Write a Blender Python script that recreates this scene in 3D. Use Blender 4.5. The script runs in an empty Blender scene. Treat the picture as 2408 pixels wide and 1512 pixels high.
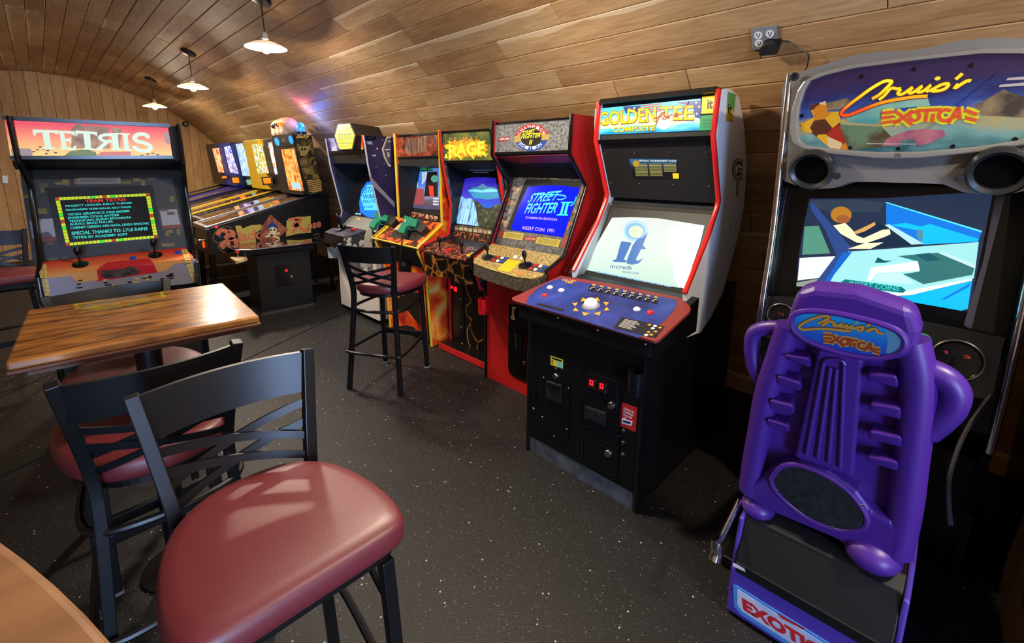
import bpy, math, random
from mathutils import Vector, Matrix
random.seed(7)
SC = bpy.context.scene
COL = SC.collection
# ------------------------------------------------------------------ camera
FOC, PX, PY, EYE = 1075.0, 1204.0, 606.0, 1.6          # focal length / principal point in 2408x1512 pixels
def _d(u, v): return Vector((u-PX, -(v-PY), -FOC))
_Y = _d(88, 383).normalized()                           # vanishing point of the room's length
_X = _d(2280, 401); _X = (_X-_X.dot(_Y)*_Y).normalized()  # vanishing point across the room
_Z = _X.cross(_Y)
ROT = Matrix((_X, _Y, _Z))
CAM = Vector((0, 0, EYE))
cd = bpy.data.cameras.new('camera'); cam = bpy.data.objects.new('camera', cd); COL.objects.link(cam)
cam.matrix_world = Matrix.Translation(CAM) @ ROT.to_4x4()
cd.sensor_width = 36; cd.lens = FOC/2408*36; cd.shift_y = -(756-PY)/2408; cd.clip_start = .02
SC.camera = cam
# ------------------------------------------------------------------ world, exposure
w = bpy.data.worlds.new('world'); SC.world = w; w.use_nodes = True
w.node_tree.nodes['Background'].inputs[0].default_value = (.5, .55, .65, 1)
w.node_tree.nodes['Background'].inputs[1].default_value = .05
SC.view_settings.view_transform = 'Standard'; SC.view_settings.look = 'None'
SC.view_settings.exposure = 0.0; SC.view_settings.gamma = 1; SC.view_settings.use_curve_mapping = False
LAMP_W = 82          # watts per pendant bulb
DAY = 33.0            # brightness of the glass door's daylight
GLOW = 1.0           # brightness of screens and lit signs
# ------------------------------------------------------------------ geometry helpers
def K(ox, oy, s):                       # reading scale of an enlarged detail -> photograph pixels
    return lambda pts: [(ox+x*s, oy+y*s) for x, y in pts]
def ray(u, v): return ROT @ _d(u, v)
class Plane:
    def __init__(s, p, n):
        s.p = Vector(p); s.n = Vector(n).normalized()
        if s.n.dot(CAM-s.p) < 0: s.n = -s.n
    def hit(s, q):
        r = ray(*q); return CAM + r*((s.p-CAM).dot(s.n)/r.dot(s.n))
    def off(s, d): return Plane(s.p+s.n*d, s.n)
def PXZ(a, b): return Plane((a[0], 0, a[1]), Vector((b[0]-a[0], 0, b[1]-a[1])).cross(Vector((0, 1, 0))))
def PX_(x): return Plane((x, 0, 0), (1, 0, 0))
def PY_(y): return Plane((0, y, 0), (0, 1, 0))
def PZ_(z): return Plane((0, 0, z), (0, 0, 1))
ROOT = {}; BND = {}
def _link(o, parent, W):
    COL.objects.link(o)
    if parent is not None:
        o.parent = parent
        ROOT[o.name] = ROOT.get(parent.name)
def smooth_path(pts, n=5, closed=False):
    pts = [Vector(p) for p in pts]
    if len(pts) < 3: return pts
    out = []; m = len(pts)
    for i in range(m if closed else m-1):
        g = lambda k: pts[k % m] if closed else pts[max(0, min(m-1, k))]
        a, b, c, d = g(i-1), g(i), g(i+1), g(i+2)
        for j in range(n):
            t = j/n
            out.append(.5*((2*b)+(c-a)*t+(2*a-5*b+4*c-d)*t*t+(3*b-a-3*c+d)*t**3))
    if not closed: out.append(pts[-1])
    return out
class MB:
    def __init__(s): s.v = []; s.f = []
    def add(s, v, f):
        b = len(s.v); s.v += [Vector(p) for p in v]; s.f += [[i+b for i in q] for q in f]; return s
    def box(s, x0, x1, y0, y1, z0, z1):
        return s.add([(x0,y0,z0),(x1,y0,z0),(x1,y1,z0),(x0,y1,z0),(x0,y0,z1),(x1,y0,z1),(x1,y1,z1),(x0,y1,z1)],
                     [(3,2,1,0),(4,5,6,7),(0,1,5,4),(1,2,6,5),(2,3,7,6),(3,0,4,7)])
    def prism(s, poly, ext):                # 3-D polygon pushed along a vector
        n = len(poly); e = Vector(ext); p = [Vector(q) for q in poly]
        s.add(p+[q+e for q in p], [list(range(n))[::-1], list(range(n, 2*n))]+[(i, (i+1) % n, (i+1) % n+n, i+n) for i in range(n)])
        return s
    def xz(s, prof, y0, y1): return s.prism([(x, y0, z) for x, z in prof], (0, y1-y0, 0))
    def tube(s, pts, r, n=8, closed=False, rot=0):
        pts = [Vector(p) for p in pts]; m = len(pts); b = len(s.v); up = None
        for i, p in enumerate(pts):
            a = pts[(i-1) % m] if (closed or i > 0) else p
            c = pts[(i+1) % m] if (closed or i < m-1) else p
            t = (c-a).normalized()
            if up is None:
                up = Vector((0, 0, 1)) if abs(t.z) < .9 else Vector((1, 0, 0))
            e1 = (up-up.dot(t)*t).normalized(); up = e1; e2 = t.cross(e1)
            rr = r[i] if isinstance(r, (list, tuple)) else r
            for k in range(n):
                a_ = rot+2*math.pi*k/n
                s.v.append(p+(e1*math.cos(a_)+e2*math.sin(a_))*rr)
        for i in range(m if closed else m-1):
            for k in range(n):
                i2 = (i+1) % m
                s.f.append([b+i*n+k, b+i*n+(k+1) % n, b+i2*n+(k+1) % n, b+i2*n+k])
        if not closed:
            s.f.append([b+k for k in range(n)][::-1]); s.f.append([b+(m-1)*n+k for k in range(n)])
        return s
    def cyl(s, a, b, r, r2=None, n=16): return s.tube([a, b], [r, r if r2 is None else r2], n)
    def lathe(s, prof, c=(0, 0, 0), axis=(0, 0, 1), n=24, cap=True):
        ax = Vector(axis).normalized(); e1 = ax.orthogonal().normalized(); e2 = ax.cross(e1); c = Vector(c); b = len(s.v)
        for r, h in prof:
            for k in range(n):
                a = 2*math.pi*k/n; s.v.append(c+ax*h+(e1*math.cos(a)+e2*math.sin(a))*max(r, 1e-4))
        for i in range(len(prof)-1):
            for k in range(n):
                s.f.append([b+i*n+k, b+i*n+(k+1) % n, b+(i+1)*n+(k+1) % n, b+(i+1)*n+k])
        if cap:
            s.f.append([b+k for k in range(n)][::-1]); s.f.append([b+(len(prof)-1)*n+k for k in range(n)])
        return s
    def ball(s, c, r, n=16, sz=1):
        m = 8; return s.lathe([(r*math.sin(math.pi*i/m), -r*sz*math.cos(math.pi*i/m)) for i in range(m+1)], c, n=n)
    def band(s, pts, up, h, t, side):       # strip: path, up vector, height, thickness along side(list or vec)
        pts = [Vector(p) for p in pts]; up = Vector(up); m = len(pts); b = len(s.v)
        for i, p in enumerate(pts):
            sd = Vector(side)
            for q in (p-up*h/2-sd*t/2, p-up*h/2+sd*t/2, p+up*h/2+sd*t/2, p+up*h/2-sd*t/2): s.v.append(q)
        for i in range(m-1):
            for k in range(4): s.f.append([b+i*4+k, b+i*4+(k+1) % 4, b+i*4+4+(k+1) % 4, b+i*4+4+k])
        s.f.append([b, b+1, b+2, b+3][::-1]); s.f.append([b+(m-1)*4+k for k in range(4)])
        return s
    def build(s, name, mat, parent=None, W=True, bevel=0, smooth=False, seg=2, label=None, uv=None):
        me = bpy.data.meshes.new(name); V_ = s.v
        if parent is not None and W and ROOT.get(parent.name) is not None:
            M = ROOT[parent.name]; V_ = [M @ p for p in V_]
        me.from_pydata([tuple(p) for p in V_], [], s.f); me.validate()
        if not getattr(s, 'flat', False):
            import bmesh
            bm = bmesh.new(); bm.from_mesh(me); bmesh.ops.recalc_face_normals(bm, faces=bm.faces); bm.to_mesh(me); bm.free()
        if mat is not None: me.materials.append(mat)
        if smooth:
            me.polygons.foreach_set('use_smooth', [True]*len(me.polygons))
            me.set_sharp_from_angle(angle=math.radians(42))
        o = bpy.data.objects.new(name, me); _link(o, parent, W)
        if bevel:
            b = o.modifiers.new('bevel', 'BEVEL'); b.width = bevel; b.segments = seg; b.limit_method = 'ANGLE'; b.angle_limit = math.radians(35)
        if label: o['label'] = label
        return o
def thing(name, label, cat, loc=(0, 0, 0), rz=0, group=None):
    o = bpy.data.objects.new(name, None); COL.objects.link(o); o.empty_display_size = .1
    o.location = loc; o.rotation_euler = (0, 0, rz); o['label'] = label; o['category'] = cat
    if group: o['group'] = group
    ROOT[o.name] = (Matrix.Translation(Vector(loc)) @ Matrix.Rotation(rz, 4, 'Z')).inverted()
    return o
def tag(o, label, cat, group=None):
    o['label'] = label; o['category'] = cat
    if group: o['group'] = group
    return o
def copy_tree(o, parent=None):
    c = o.copy(); COL.objects.link(c)
    if parent: c.parent = parent
    for ch in o.children: copy_tree(ch, c)
    return c
def clampy(parent, pts):                # keep print inside its own cabinet
    while parent is not None and parent.parent is not None: parent = parent.parent
    b = BND.get(parent.name) if parent is not None else None
    if b: pts = [Vector((p.x, min(max(p.y, b[0]), b[1]), p.z)) for p in pts]
    return pts
# flat print: polygons, lettering and strokes laid on a real surface of the object
def art(parent, name, pl, polys, mat, lift=.002, label=None):
    if not isinstance(polys[0][0], (tuple, list)): polys = [polys]
    if 1 < len(polys) <= 10: return [art(parent, name, pl, q, mat, lift, label) for q in polys][0]
    m = MB(); m.flat = True
    for poly in polys:
        pts = clampy(parent, [pl.hit(q) for q in poly])
        nn = sum((pts[i].cross(pts[(i+1) % len(pts)]) for i in range(len(pts))), Vector())
        if nn.dot(pl.n) < 0: pts.reverse()
        top = [p+pl.n*lift for p in pts]; n = len(pts)
        m.add(top+pts, [list(range(n))]+[(i+n, (i+1) % n+n, (i+1) % n, i) for i in range(n)])
    o = m.build(name, mat, parent, label=label)
    if len(polys) > 1: o['kind'] = 'stuff'
    return o
_tx = {}
def text_shape(s, bold, shear):
    k = (s, bold, shear)
    if k not in _tx:
        cu = bpy.data.curves.new('t', 'FONT'); cu.body = s; cu.size = 1; cu.offset = bold; cu.shear = shear; cu.resolution_u = 3
        ob = bpy.data.objects.new('t', cu); me = ob.to_mesh()
        v = [p.co.copy() for p in me.vertices]; f = [list(p.vertices) for p in me.polygons]
        ob.to_mesh_clear(); bpy.data.objects.remove(ob); bpy.data.curves.remove(cu)
        x0 = min(p.x for p in v); x1 = max(p.x for p in v); y0 = min(p.y for p in v); y1 = max(p.y for p in v)
        _tx[k] = ([((p.x-x0)/(x1-x0), (p.y-y0)/(y1-y0)) for p in v], f)
    return _tx[k]
def text(parent, name, pl, lines, mat, lift=.003, bold=.0, shear=0, label=None):
    # lines: (string, baseline start px, baseline end px, top-left px)
    if len(lines) > 1: return [text(parent, name, pl, [q], mat, lift, bold, shear, label) for q in lines][0]
    m = MB(); m.flat = True
    for s, a, b, c in lines:
        v, f = text_shape(s, bold, shear); O = pl.hit(a); U = pl.hit(b)-O; T = pl.hit(c)-O
        pts = clampy(parent, [O+U*x+T*y+pl.n*lift for x, y in v])
        if U.cross(T).dot(pl.n) < 0: f = [q[::-1] for q in f]
        m.add(pts, f)
    return m.build(name, mat, parent, label=label)
def stroke(parent, name, pl, lines, w, mat, lift=.003, sm=4, label=None):
    if 1 < len(lines) <= 10: return [stroke(parent, name, pl, [q], w, mat, lift, sm, label) for q in lines][0]
    m = MB(); m.flat = True
    for ln in lines:
        pts = [pl.hit(q) for q in ln]
        if sm: pts = smooth_path(pts, sm)
        L = []; n = len(pts)
        for i, p in enumerate(pts):
            t = (pts[min(n-1, i+1)]-pts[max(0, i-1)]).normalized(); sd = pl.n.cross(t).normalized()
            L += [p+sd*w/2+pl.n*lift, p-sd*w/2+pl.n*lift]
        m.add(L, [(2*i+1, 2*i+3, 2*i+2, 2*i) for i in range(n-1)])
    return m.build(name, mat, parent, label=label)
def ell(cx, cy, rx, ry, n=24, a=0):
    return [(cx+rx*math.cos(t)*math.cos(a)-ry*math.sin(t)*math.sin(a), cy+rx*math.cos(t)*math.sin(a)+ry*math.sin(t)*math.cos(a)) for t in [2*math.pi*i/n for i in range(n)]]
def quad(a, b, c, d, u, v):              # bilinear point of a pixel quad TL,TR,BR,BL
    return tuple((a[i]*(1-u)+b[i]*u)*(1-v)+(d[i]*(1-u)+c[i]*u)*v for i in (0, 1))
def cell(Q, u0, v0, u1, v1): return [quad(*Q, u0, v0), quad(*Q, u1, v0), quad(*Q, u1, v1), quad(*Q, u0, v1)]
# ------------------------------------------------------------------ materials
def lin(c):
    if isinstance(c, str): c = [int(c[i:i+2], 16) for i in (1, 3, 5)]
    return tuple((x/255/12.92 if x/255 <= .04045 else ((x/255+.055)/1.055)**2.4) for x in c[:3])+(1,)
_m = {}
def M(name, c, rough=.5, metal=0, emit=0, spec=.5, bump=0, bscale=200, coat=0):
    if name in _m: return _m[name]
    m = bpy.data.materials.new(name); m.use_nodes = True; t = m.node_tree; b = t.nodes['Principled BSDF']
    col = lin(c); b.inputs['Base Color'].default_value = col if not emit else tuple(x*.35 for x in col[:3])+(1,)
    b.inputs['Roughness'].default_value = rough; b.inputs['Metallic'].default_value = metal
    b.inputs['Specular IOR Level'].default_value = spec; b.inputs['Coat Weight'].default_value = coat
    if emit: b.inputs['Emission Color'].default_value = col; b.inputs['Emission Strength'].default_value = emit*GLOW
    if bump:
        n = t.nodes.new('ShaderNodeTexNoise'); n.inputs['Scale'].default_value = bscale; n.inputs['Detail'].default_value = 3
        g = t.nodes.new('ShaderNodeTexCoord'); t.links.new(g.outputs['Object'], n.inputs['Vector'])
        u = t.nodes.new('ShaderNodeBump'); u.inputs['Strength'].default_value = bump; u.inputs['Distance'].default_value = .004
        t.links.new(n.outputs[0], u.inputs['Height']); t.links.new(u.outputs[0], b.inputs['Normal'])
    _m[name] = m; return m
def A(name, stops, scale=5, kind='noise', detail=4, dist=0, vs=(1, 1, 1), rough=.4, emit=0, coord='Object', axis=None, metal=0, interp='LINEAR', spec=.5, coat=0):
    """patterned print: texture -> colour ramp"""
    if name in _m: return _m[name]
    m = bpy.data.materials.new(name); m.use_nodes = True; t = m.node_tree; b = t.nodes['Principled BSDF']; L = t.links.new
    g = t.nodes.new('ShaderNodeTexCoord'); mp = t.nodes.new('ShaderNodeMapping'); mp.inputs['Scale'].default_value = vs
    L(g.outputs[coord], mp.inputs['Vector'])
    r = t.nodes.new('ShaderNodeValToRGB'); r.color_ramp.interpolation = interp
    if kind == 'noise':
        n = t.nodes.new('ShaderNodeTexNoise'); n.inputs['Scale'].default_value = scale; n.inputs['Detail'].default_value = detail; n.inputs['Distortion'].default_value = dist
        L(mp.outputs[0], n.inputs['Vector']); L(n.outputs[0], r.inputs[0])
    elif kind in ('crack', 'cell'):
        n = t.nodes.new('ShaderNodeTexVoronoi'); n.inputs['Scale'].default_value = scale
        n.feature = 'DISTANCE_TO_EDGE' if kind == 'crack' else 'F1'
        q = t.nodes.new('ShaderNodeTexNoise'); q.inputs['Scale'].default_value = scale*1.3; q.inputs['Detail'].default_value = 2
        L(mp.outputs[0], q.inputs['Vector'])
        mx = t.nodes.new('ShaderNodeVectorMath'); mx.operation = 'MULTIPLY_ADD'; mx.inputs[1].default_value = (dist,)*3
        L(q.outputs['Color'], mx.inputs[0]); L(mp.outputs[0], mx.inputs[2]); L(mx.outputs[0], n.inputs['Vector'])
        if kind == 'cell':
            h = t.nodes.new('ShaderNodeSeparateColor'); L(n.outputs['Color'], h.inputs[0]); L(h.outputs[0], r.inputs[0])
        else: L(n.outputs['Distance'], r.inputs[0])
    elif kind == 'grad':
        sx = t.nodes.new('ShaderNodeSeparateXYZ'); L(mp.outputs[0], sx.inputs[0])
        q = t.nodes.new('ShaderNodeTexNoise'); q.inputs['Scale'].default_value = scale; L(mp.outputs[0], q.inputs['Vector'])
        ma = t.nodes.new('ShaderNodeMath'); ma.operation = 'MULTIPLY_ADD'; ma.inputs[1].default_value = dist
        L(q.outputs[0], ma.inputs[0]); L(sx.outputs[axis], ma.inputs[2]); L(ma.outputs[0], r.inputs[0])
    while len(r.color_ramp.elements) < len(stops): r.color_ramp.elements.new(.5)
    for e, (p, c) in zip(r.color_ramp.elements, stops): e.position = p; e.color = lin(c)
    if emit:
        dk = t.nodes.new('ShaderNodeMix'); dk.data_type = 'RGBA'; dk.inputs['Factor'].default_value = .65; dk.inputs['B'].default_value = (0, 0, 0, 1)
        L(r.outputs[0], dk.inputs['A']); L(dk.outputs['Result'], b.inputs['Base Color'])
        L(r.outputs[0], b.inputs['Emission Color']); b.inputs['Emission Strength'].default_value = emit*GLOW
    else: L(r.outputs[0], b.inputs['Base Color'])
    b.inputs['Roughness'].default_value = rough; b.inputs['Metallic'].default_value = metal; b.inputs['Specular IOR Level'].default_value = spec; b.inputs['Coat Weight'].default_value = coat
    _m[name] = m; return m
def glass_mat():
    if 'pane glass' in _m: return _m['pane glass']
    m = bpy.data.materials.new('pane glass'); m.use_nodes = True; t = m.node_tree; t.nodes.remove(t.nodes['Principled BSDF'])
    o = t.nodes['Material Output']; f = t.nodes.new('ShaderNodeFresnel'); f.inputs[0].default_value = 1.4
    a = t.nodes.new('ShaderNodeBsdfTransparent'); a.inputs[0].default_value = (.93, .95, .95, 1)
    g = t.nodes.new('ShaderNodeBsdfGlossy'); g.inputs['Roughness'].default_value = .02
    x = t.nodes.new('ShaderNodeMixShader'); t.links.new(f.outputs[0], x.inputs[0]); t.links.new(a.outputs[0], x.inputs[1]); t.links.new(g.outputs[0], x.inputs[2])
    t.links.new(x.outputs[0], o.inputs[0]); _m['pane glass'] = m; return m
def wood(name, base, dark, light, per='object', sap=.0, knots=.5, rough=.58, wid=.138):
    """one board: UV = metres along / across the board, tone differs from board to board"""
    if name in _m: return _m[name]
    m = bpy.data.materials.new(name); m.use_nodes = True; t = m.node_tree; b = t.nodes['Principled BSDF']; L = t.links.new; N = t.nodes.new
    uv = N('ShaderNodeUVMap'); rnd = N('ShaderNodeObjectInfo').outputs['Random'] if per == 'object' else N('ShaderNodeNewGeometry').outputs['Random Per Island']
    def math_(op, a, b_=None, c=None):
        n = N('ShaderNodeMath'); n.operation = op
        for i, x in enumerate((a, b_, c)):
            if x is None: continue
            if isinstance(x, (int, float)): n.inputs[i].default_value = x
            else: L(x, n.inputs[i])
        return n.outputs[0]
    sx = N('ShaderNodeSeparateXYZ'); L(uv.outputs[0], sx.inputs[0])
    off = math_('MULTIPLY', rnd, 37.0)
    def noise(sx_, sy_, sc, det, dist=0):
        cx = N('ShaderNodeCombineXYZ'); L(math_('MULTIPLY', math_('ADD', sx.outputs[0], off), sx_), cx.inputs[0]); L(math_('MULTIPLY', sx.outputs[1], sy_), cx.inputs[1]); L(off, cx.inputs[2])
        n = N('ShaderNodeTexNoise'); n.inputs['Scale'].default_value = sc; n.inputs['Detail'].default_value = det; n.inputs['Distortion'].default_value = dist
        L(cx.outputs[0], n.inputs['Vector']); return n.outputs[0]
    grain = noise(1.2, 14, 5, 6, .6); big = noise(.8, 3, 2, 3, .8)
    r = N('ShaderNodeValToRGB'); e = r.color_ramp.elements; e[0].position = .28; e[0].color = lin(dark); e[1].position = .72; e[1].color = lin(light)
    k = e.new(.5); k.color = lin(base)
    f = math_('ADD', math_('ADD', math_('MULTIPLY', grain, .45), math_('MULTIPLY', big, .35)), math_('MULTIPLY', math_('SUBTRACT', rnd, .5), .2))
    L(math_('ADD', f, .1), r.inputs[0]); col = r.outputs[0]
    def mix(fac, colA, c):
        x = N('ShaderNodeMix'); x.data_type = 'RGBA'; L(fac, x.inputs['Factor']); L(colA, x.inputs['A']); x.inputs['B'].default_value = lin(c); return x.outputs['Result']
    if sap:
        wav = noise(1.5, .01, 1.3, 3)
        edge = math_('GREATER_THAN', math_('SUBTRACT', sx.outputs[1], math_('MULTIPLY', wav, .10)), wid*.5-.075)
        on = math_('GREATER_THAN', rnd, 1-sap)
        col = mix(math_('MULTIPLY', math_('MULTIPLY', edge, on), .62), col, '#e3cfae')
    if knots:
        cx = N('ShaderNodeCombineXYZ'); L(math_('MULTIPLY', math_('ADD', sx.outputs[0], off), 1.0), cx.inputs[0]); L(math_('MULTIPLY', sx.outputs[1], 1.6), cx.inputs[1]); L(off, cx.inputs[2])
        v = N('ShaderNodeTexVoronoi'); v.inputs['Scale'].default_value = 2.6; L(cx.outputs[0], v.inputs['Vector'])
        kn = math_('MULTIPLY', math_('SUBTRACT', .055, v.outputs['Distance']), 22); kc = N('ShaderNodeClamp'); L(kn, kc.inputs[0])
        col = mix(math_('MULTIPLY', kc.outputs[0], knots), col, '#4a2f1c')
    L(col, b.inputs['Base Color']); b.inputs['Roughness'].default_value = rough; b.inputs['Specular IOR Level'].default_value = .25
    bp = N('ShaderNodeBump'); bp.inputs['Strength'].default_value = .15; bp.inputs['Distance'].default_value = .003; L(grain, bp.inputs['Height']); L(bp.outputs[0], b.inputs['Normal'])
    _m[name] = m; return m
BLACK = M('black laminate', '#0b0b0d', .35); BLACKM = M('black matte', '#08080a', .7)
BLKPL = M('black plastic', '#0c0d10', .22); CHROME = M('chrome', '#d8d8dc', .12, 1); STEEL = M('brushed steel', '#8d8d90', .35, 1)
WHITE = M('white plastic', '#e6e6e2', .35); RED = M('red gloss', '#c4161a', .3); BLUEB = M('blue button plastic', '#1c4fb8', .25)
REDB = M('red button plastic', '#c8262c', .25); YELB = M('yellow plastic', '#e5c21a', .3); GLASS = glass_mat()
# ================================================================== the room
CX, CZ, RAD, YE, YB = .249, -.086, 3.136, 11.0, -3.0
def arc(t, r=RAD): return Vector((CX+r*math.cos(t), 0, CZ+r*math.sin(t)))
def vault_x(z): return CX+math.sqrt(RAD**2-(z-CZ)**2)
def vault_z(x): return CZ+math.sqrt(max(0, RAD**2-(x-CX)**2))
def st(o):
    o['kind'] = 'structure'; return o
FLOORM = None
def floor_mat():
    m = bpy.data.materials.new('speckled black rubber'); m.use_nodes = True; t = m.node_tree; b = t.nodes['Principled BSDF']; L = t.links.new; N = t.nodes.new
    g = N('ShaderNodeTexCoord'); cols = None
    base = N('ShaderNodeTexNoise'); base.inputs['Scale'].default_value = 3; base.inputs['Detail'].default_value = 5; L(g.outputs['Object'], base.inputs['Vector'])
    r = N('ShaderNodeValToRGB'); r.color_ramp.elements[0].color = lin('#111012'); r.color_ramp.elements[1].color = lin('#1c1a19'); L(base.outputs[0], r.inputs[0]); col = r.outputs[0]
    for sc, th, c in ((130, .92, '#7e7c78'), (220, .9, '#6c6a66'), (66, .972, '#aaa7a0')):
        v = N('ShaderNodeTexVoronoi'); v.inputs['Scale'].default_value = sc; L(g.outputs['Object'], v.inputs['Vector'])
        s = N('ShaderNodeSeparateColor'); L(v.outputs['Color'], s.inputs[0])
        a = N('ShaderNodeMath'); a.operation = 'GREATER_THAN'; a.inputs[1].default_value = th; L(s.outputs[0], a.inputs[0])
        d = N('ShaderNodeMath'); d.operation = 'LESS_THAN'; d.inputs[1].default_value = .26; L(v.outputs['Distance'], d.inputs[0])
        k = N('ShaderNodeMath'); k.operation = 'MULTIPLY'; L(a.outputs[0], k.inputs[0]); L(d.outputs[0], k.inputs[1])
        x = N('ShaderNodeMix'); x.data_type = 'RGBA'; L(k.outputs[0], x.inputs['Factor']); L(col, x.inputs['A']); x.inputs['B'].default_value = lin(c); col = x.outputs['Result']
    L(col, b.inputs['Base Color']); b.inputs['Roughness'].default_value = .55; b.inputs['Specular IOR Level'].default_value = .4
    n = N('ShaderNodeTexNoise'); n.inputs['Scale'].default_value = 160; L(g.outputs['Object'], n.inputs['Vector'])
    u = N('ShaderNodeBump'); u.inputs['Strength'].default_value = .5; u.inputs['Distance'].default_value = .003; L(n.outputs[0], u.inputs['Height']); L(u.outputs[0], b.inputs['Normal'])
    return m
RUB = floor_mat()
fl = st(MB().box(-2.95, 3.45, YB, YE+.05, -.06, -.012).build('floor', M('floor seam', '#060606', .8)))
sa, sb = Vector((2.234, 4.757)), Vector((1.088, 4.139)); sd = (sa-sb).normalized()
xl, xr = -2.95, 3.45
yl = sb.y+(xl-sb.x)*sd.y/sd.x; yr = sb.y+(xr-sb.x)*sd.y/sd.x; gp = .008
MB().prism([(xl, YB, -.012), (xr, YB, -.012), (xr, yr-gp, -.012), (xl, yl-gp, -.012)], (0, 0, .012)).build('rubber_mat', RUB, fl)
MB().prism([(xl, yl+gp, -.012), (xr, yr+gp, -.012), (xr, YE+.05, -.012), (xl, YE+.05, -.012)], (0, 0, .012)).build('rubber_mat', RUB, fl)
# --- vaulted ceiling of individual planks
def uv_board(me, fn):
    l = me.uv_layers.new(name='UVMap')
    for p in me.polygons:
        for li in p.loop_indices: l.data[li].uv = fn(me.vertices[me.loops[li].vertex_index].co)
def plank_geo(L, w, th=.016, c=.004):
    v = []; h = L/2; q = w/2
    for z, i in ((-th, 0), (-c, 0), (0, c)): v += [(-h+i*.6, -q+i, z), (h-i*.6, -q+i, z), (h-i*.6, q-i, z), (-h+i*.6, q-i, z)]
    f = [(3, 2, 1, 0), (8, 9, 10, 11)]
    for k in (0, 4):
        for i in range(4): f.append((k+i, k+(i+1) % 4, k+4+(i+1) % 4, k+4+i))
    return v, f
T0 = math.asin(-CZ/RAD); T1 = math.pi-T0; ROWS = 70; dT = (T1-T0)/ROWS; PW = RAD*dT
WC = ('#b08b60', '#8c6843', '#ccad80')
PLK = wood('ceiling plank wood', *WC, per='object', sap=.16); PLKS = wood('ceiling plank wood far', *WC, per='island', sap=.16)
shell = MB(); ns = 72
for i in range(ns+1):
    t = T0-.01+(T1-T0+.02)*i/ns; a = arc(t, RAD+.035); b = arc(t, RAD+.075)
    shell.v += [Vector((a.x, YB-.05, a.z)), Vector((a.x, YE+.08, a.z)), Vector((b.x, YB-.05, b.z)), Vector((b.x, YE+.08, b.z))]
for i in range(ns):
    k = 4*i; shell.f += [(k, k+1, k+5, k+4), (k+2, k+6, k+7, k+3)]
ceil = st(shell.build('ceiling', M('ceiling backing', '#1a120b', .9)))
planks = []
rng = random.Random(11)
for r_ in range(ROWS):
    y = YB-rng.random()*1.6
    while y < YE:
        L = rng.choice((.45, .6, .75, .9, 1.2, 1.2, 1.5, 1.5, 1.8, 2.1)); y0 = max(y, YB); y1 = min(y+L, YE)
        if y1-y0 > .05: planks.append((r_, y0, y1, L == round(y1-y0, 4)))
        y += L
def proj(P):
    c = ROT.transposed() @ (Vector(P)-CAM)
    return None if c.z > -.15 else (PX+FOC*c.x/-c.z, PY-FOC*c.y/-c.z, -c.z)
def score(p):
    a = arc(T0+dT*(p[0]+.5)); s = 0
    for i in range(5):
        q = proj((a.x, p[1]+(p[2]-p[1])*(i+.5)/5, a.z))
        if q and -40 < q[0] < 2450 and -40 < q[1] < 1000: s += (p[2]-p[1])/5/q[2]**2
    return s
planks = sorted(planks, key=lambda p: -score(p))
cache = {}; far = MB(); far_uv = []
for i, (r_, y0, y1, full) in enumerate(planks):
    t = T0+dT*(r_+.5); a = arc(t, RAD*math.cos(dT/2)); L = round(y1-y0-.003, 4); w_ = PW-.003
    Mx = Matrix((( 0, -math.sin(t), -math.cos(t), a.x), (1, 0, 0, (y0+y1)/2), (0, math.cos(t), -math.sin(t), a.z), (0, 0, 0, 1)))
    jit = rng.uniform(-.0015, .0015)
    if i < 290 and score(planks[i]) > 0:
        if L not in cache:
            v, f = plank_geo(L, w_); me = bpy.data.meshes.new('plank'); me.from_pydata(v, [], f); me.materials.append(PLK); uv_board(me, lambda c: (c.x, c.y)); cache[L] = me
        o = bpy.data.objects.new('plank', cache[L]); COL.objects.link(o); o.matrix_world = Mx @ Matrix.Translation((0, 0, jit)); o.parent = ceil
    else:
        v, f = plank_geo(L, w_); far.add([Mx @ Vector(q) for q in v], f); far_uv += [(q[0], q[1]) for q in v]
far.flat = True; fo = far.build('far_planks', PLKS, ceil); fo['kind'] = 'stuff'
l = fo.data.uv_layers.new(name='UVMap')
for lp in fo.data.loops: l.data[lp.index].uv = far_uv[lp.vertex_index]
# --- end wall of upright boards
EWC = ('#c49a66', '#a47a4a', '#d8b686')
BRD = wood('end wall board wood', *EWC, per='object', knots=.7); BRDS = wood('end wall wood', *EWC, per='island', knots=.7)
wb = st(MB().xz([(x, z) for x, z in [(-2.88, -.01), (3.38, -.01)]]+[(arc(T0+(T1-T0)*i/40).x, arc(T0+(T1-T0)*i/40).z) for i in range(1, 40)], YE+.02, YE+.06).build('wall_back', M('end wall backing', '#2a1c10', .9)))
bw = .152; nx = int(6.2/bw)
for i in range(nx+1):
    x0 = -2.86+i*bw; x1 = x0+bw-.004; z0 = vault_z(x0)-.004; z1 = vault_z(x1)-.004
    if min(z0, z1) < .3: continue
    m = MB().prism([(x0, YE, .0), (x1, YE, .0), (x1, YE, z1), (x0, YE, z0)], (0, .02, 0)); o = m.build('board', BRD, wb, W=False, bevel=.003, seg=1)
    uv_board(o.data, lambda c, xm=(x0+x1)/2: (c.z, c.x-xm))
wf = MB().xz([(-2.88, -.01), (3.38, -.01)]+[(arc(T0+(T1-T0)*i/40).x, arc(T0+(T1-T0)*i/40).z) for i in range(1, 40)], YB-.06, YB).build('wall_front', BRDS); st(wf)
uv_board(wf.data, lambda c: (c.z, (c.x % .15)-.075))
# arch trim on the end wall
st(MB().tube([Vector((arc(T0+(T1-T0)*i/40, RAD-.012).x, YE-.012, arc(T0+(T1-T0)*i/40, RAD-.012).z)) for i in range(2, 21)], .012, 6).build('trim_1', M('trim wood', '#a67c4c', .5), smooth=True))
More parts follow.
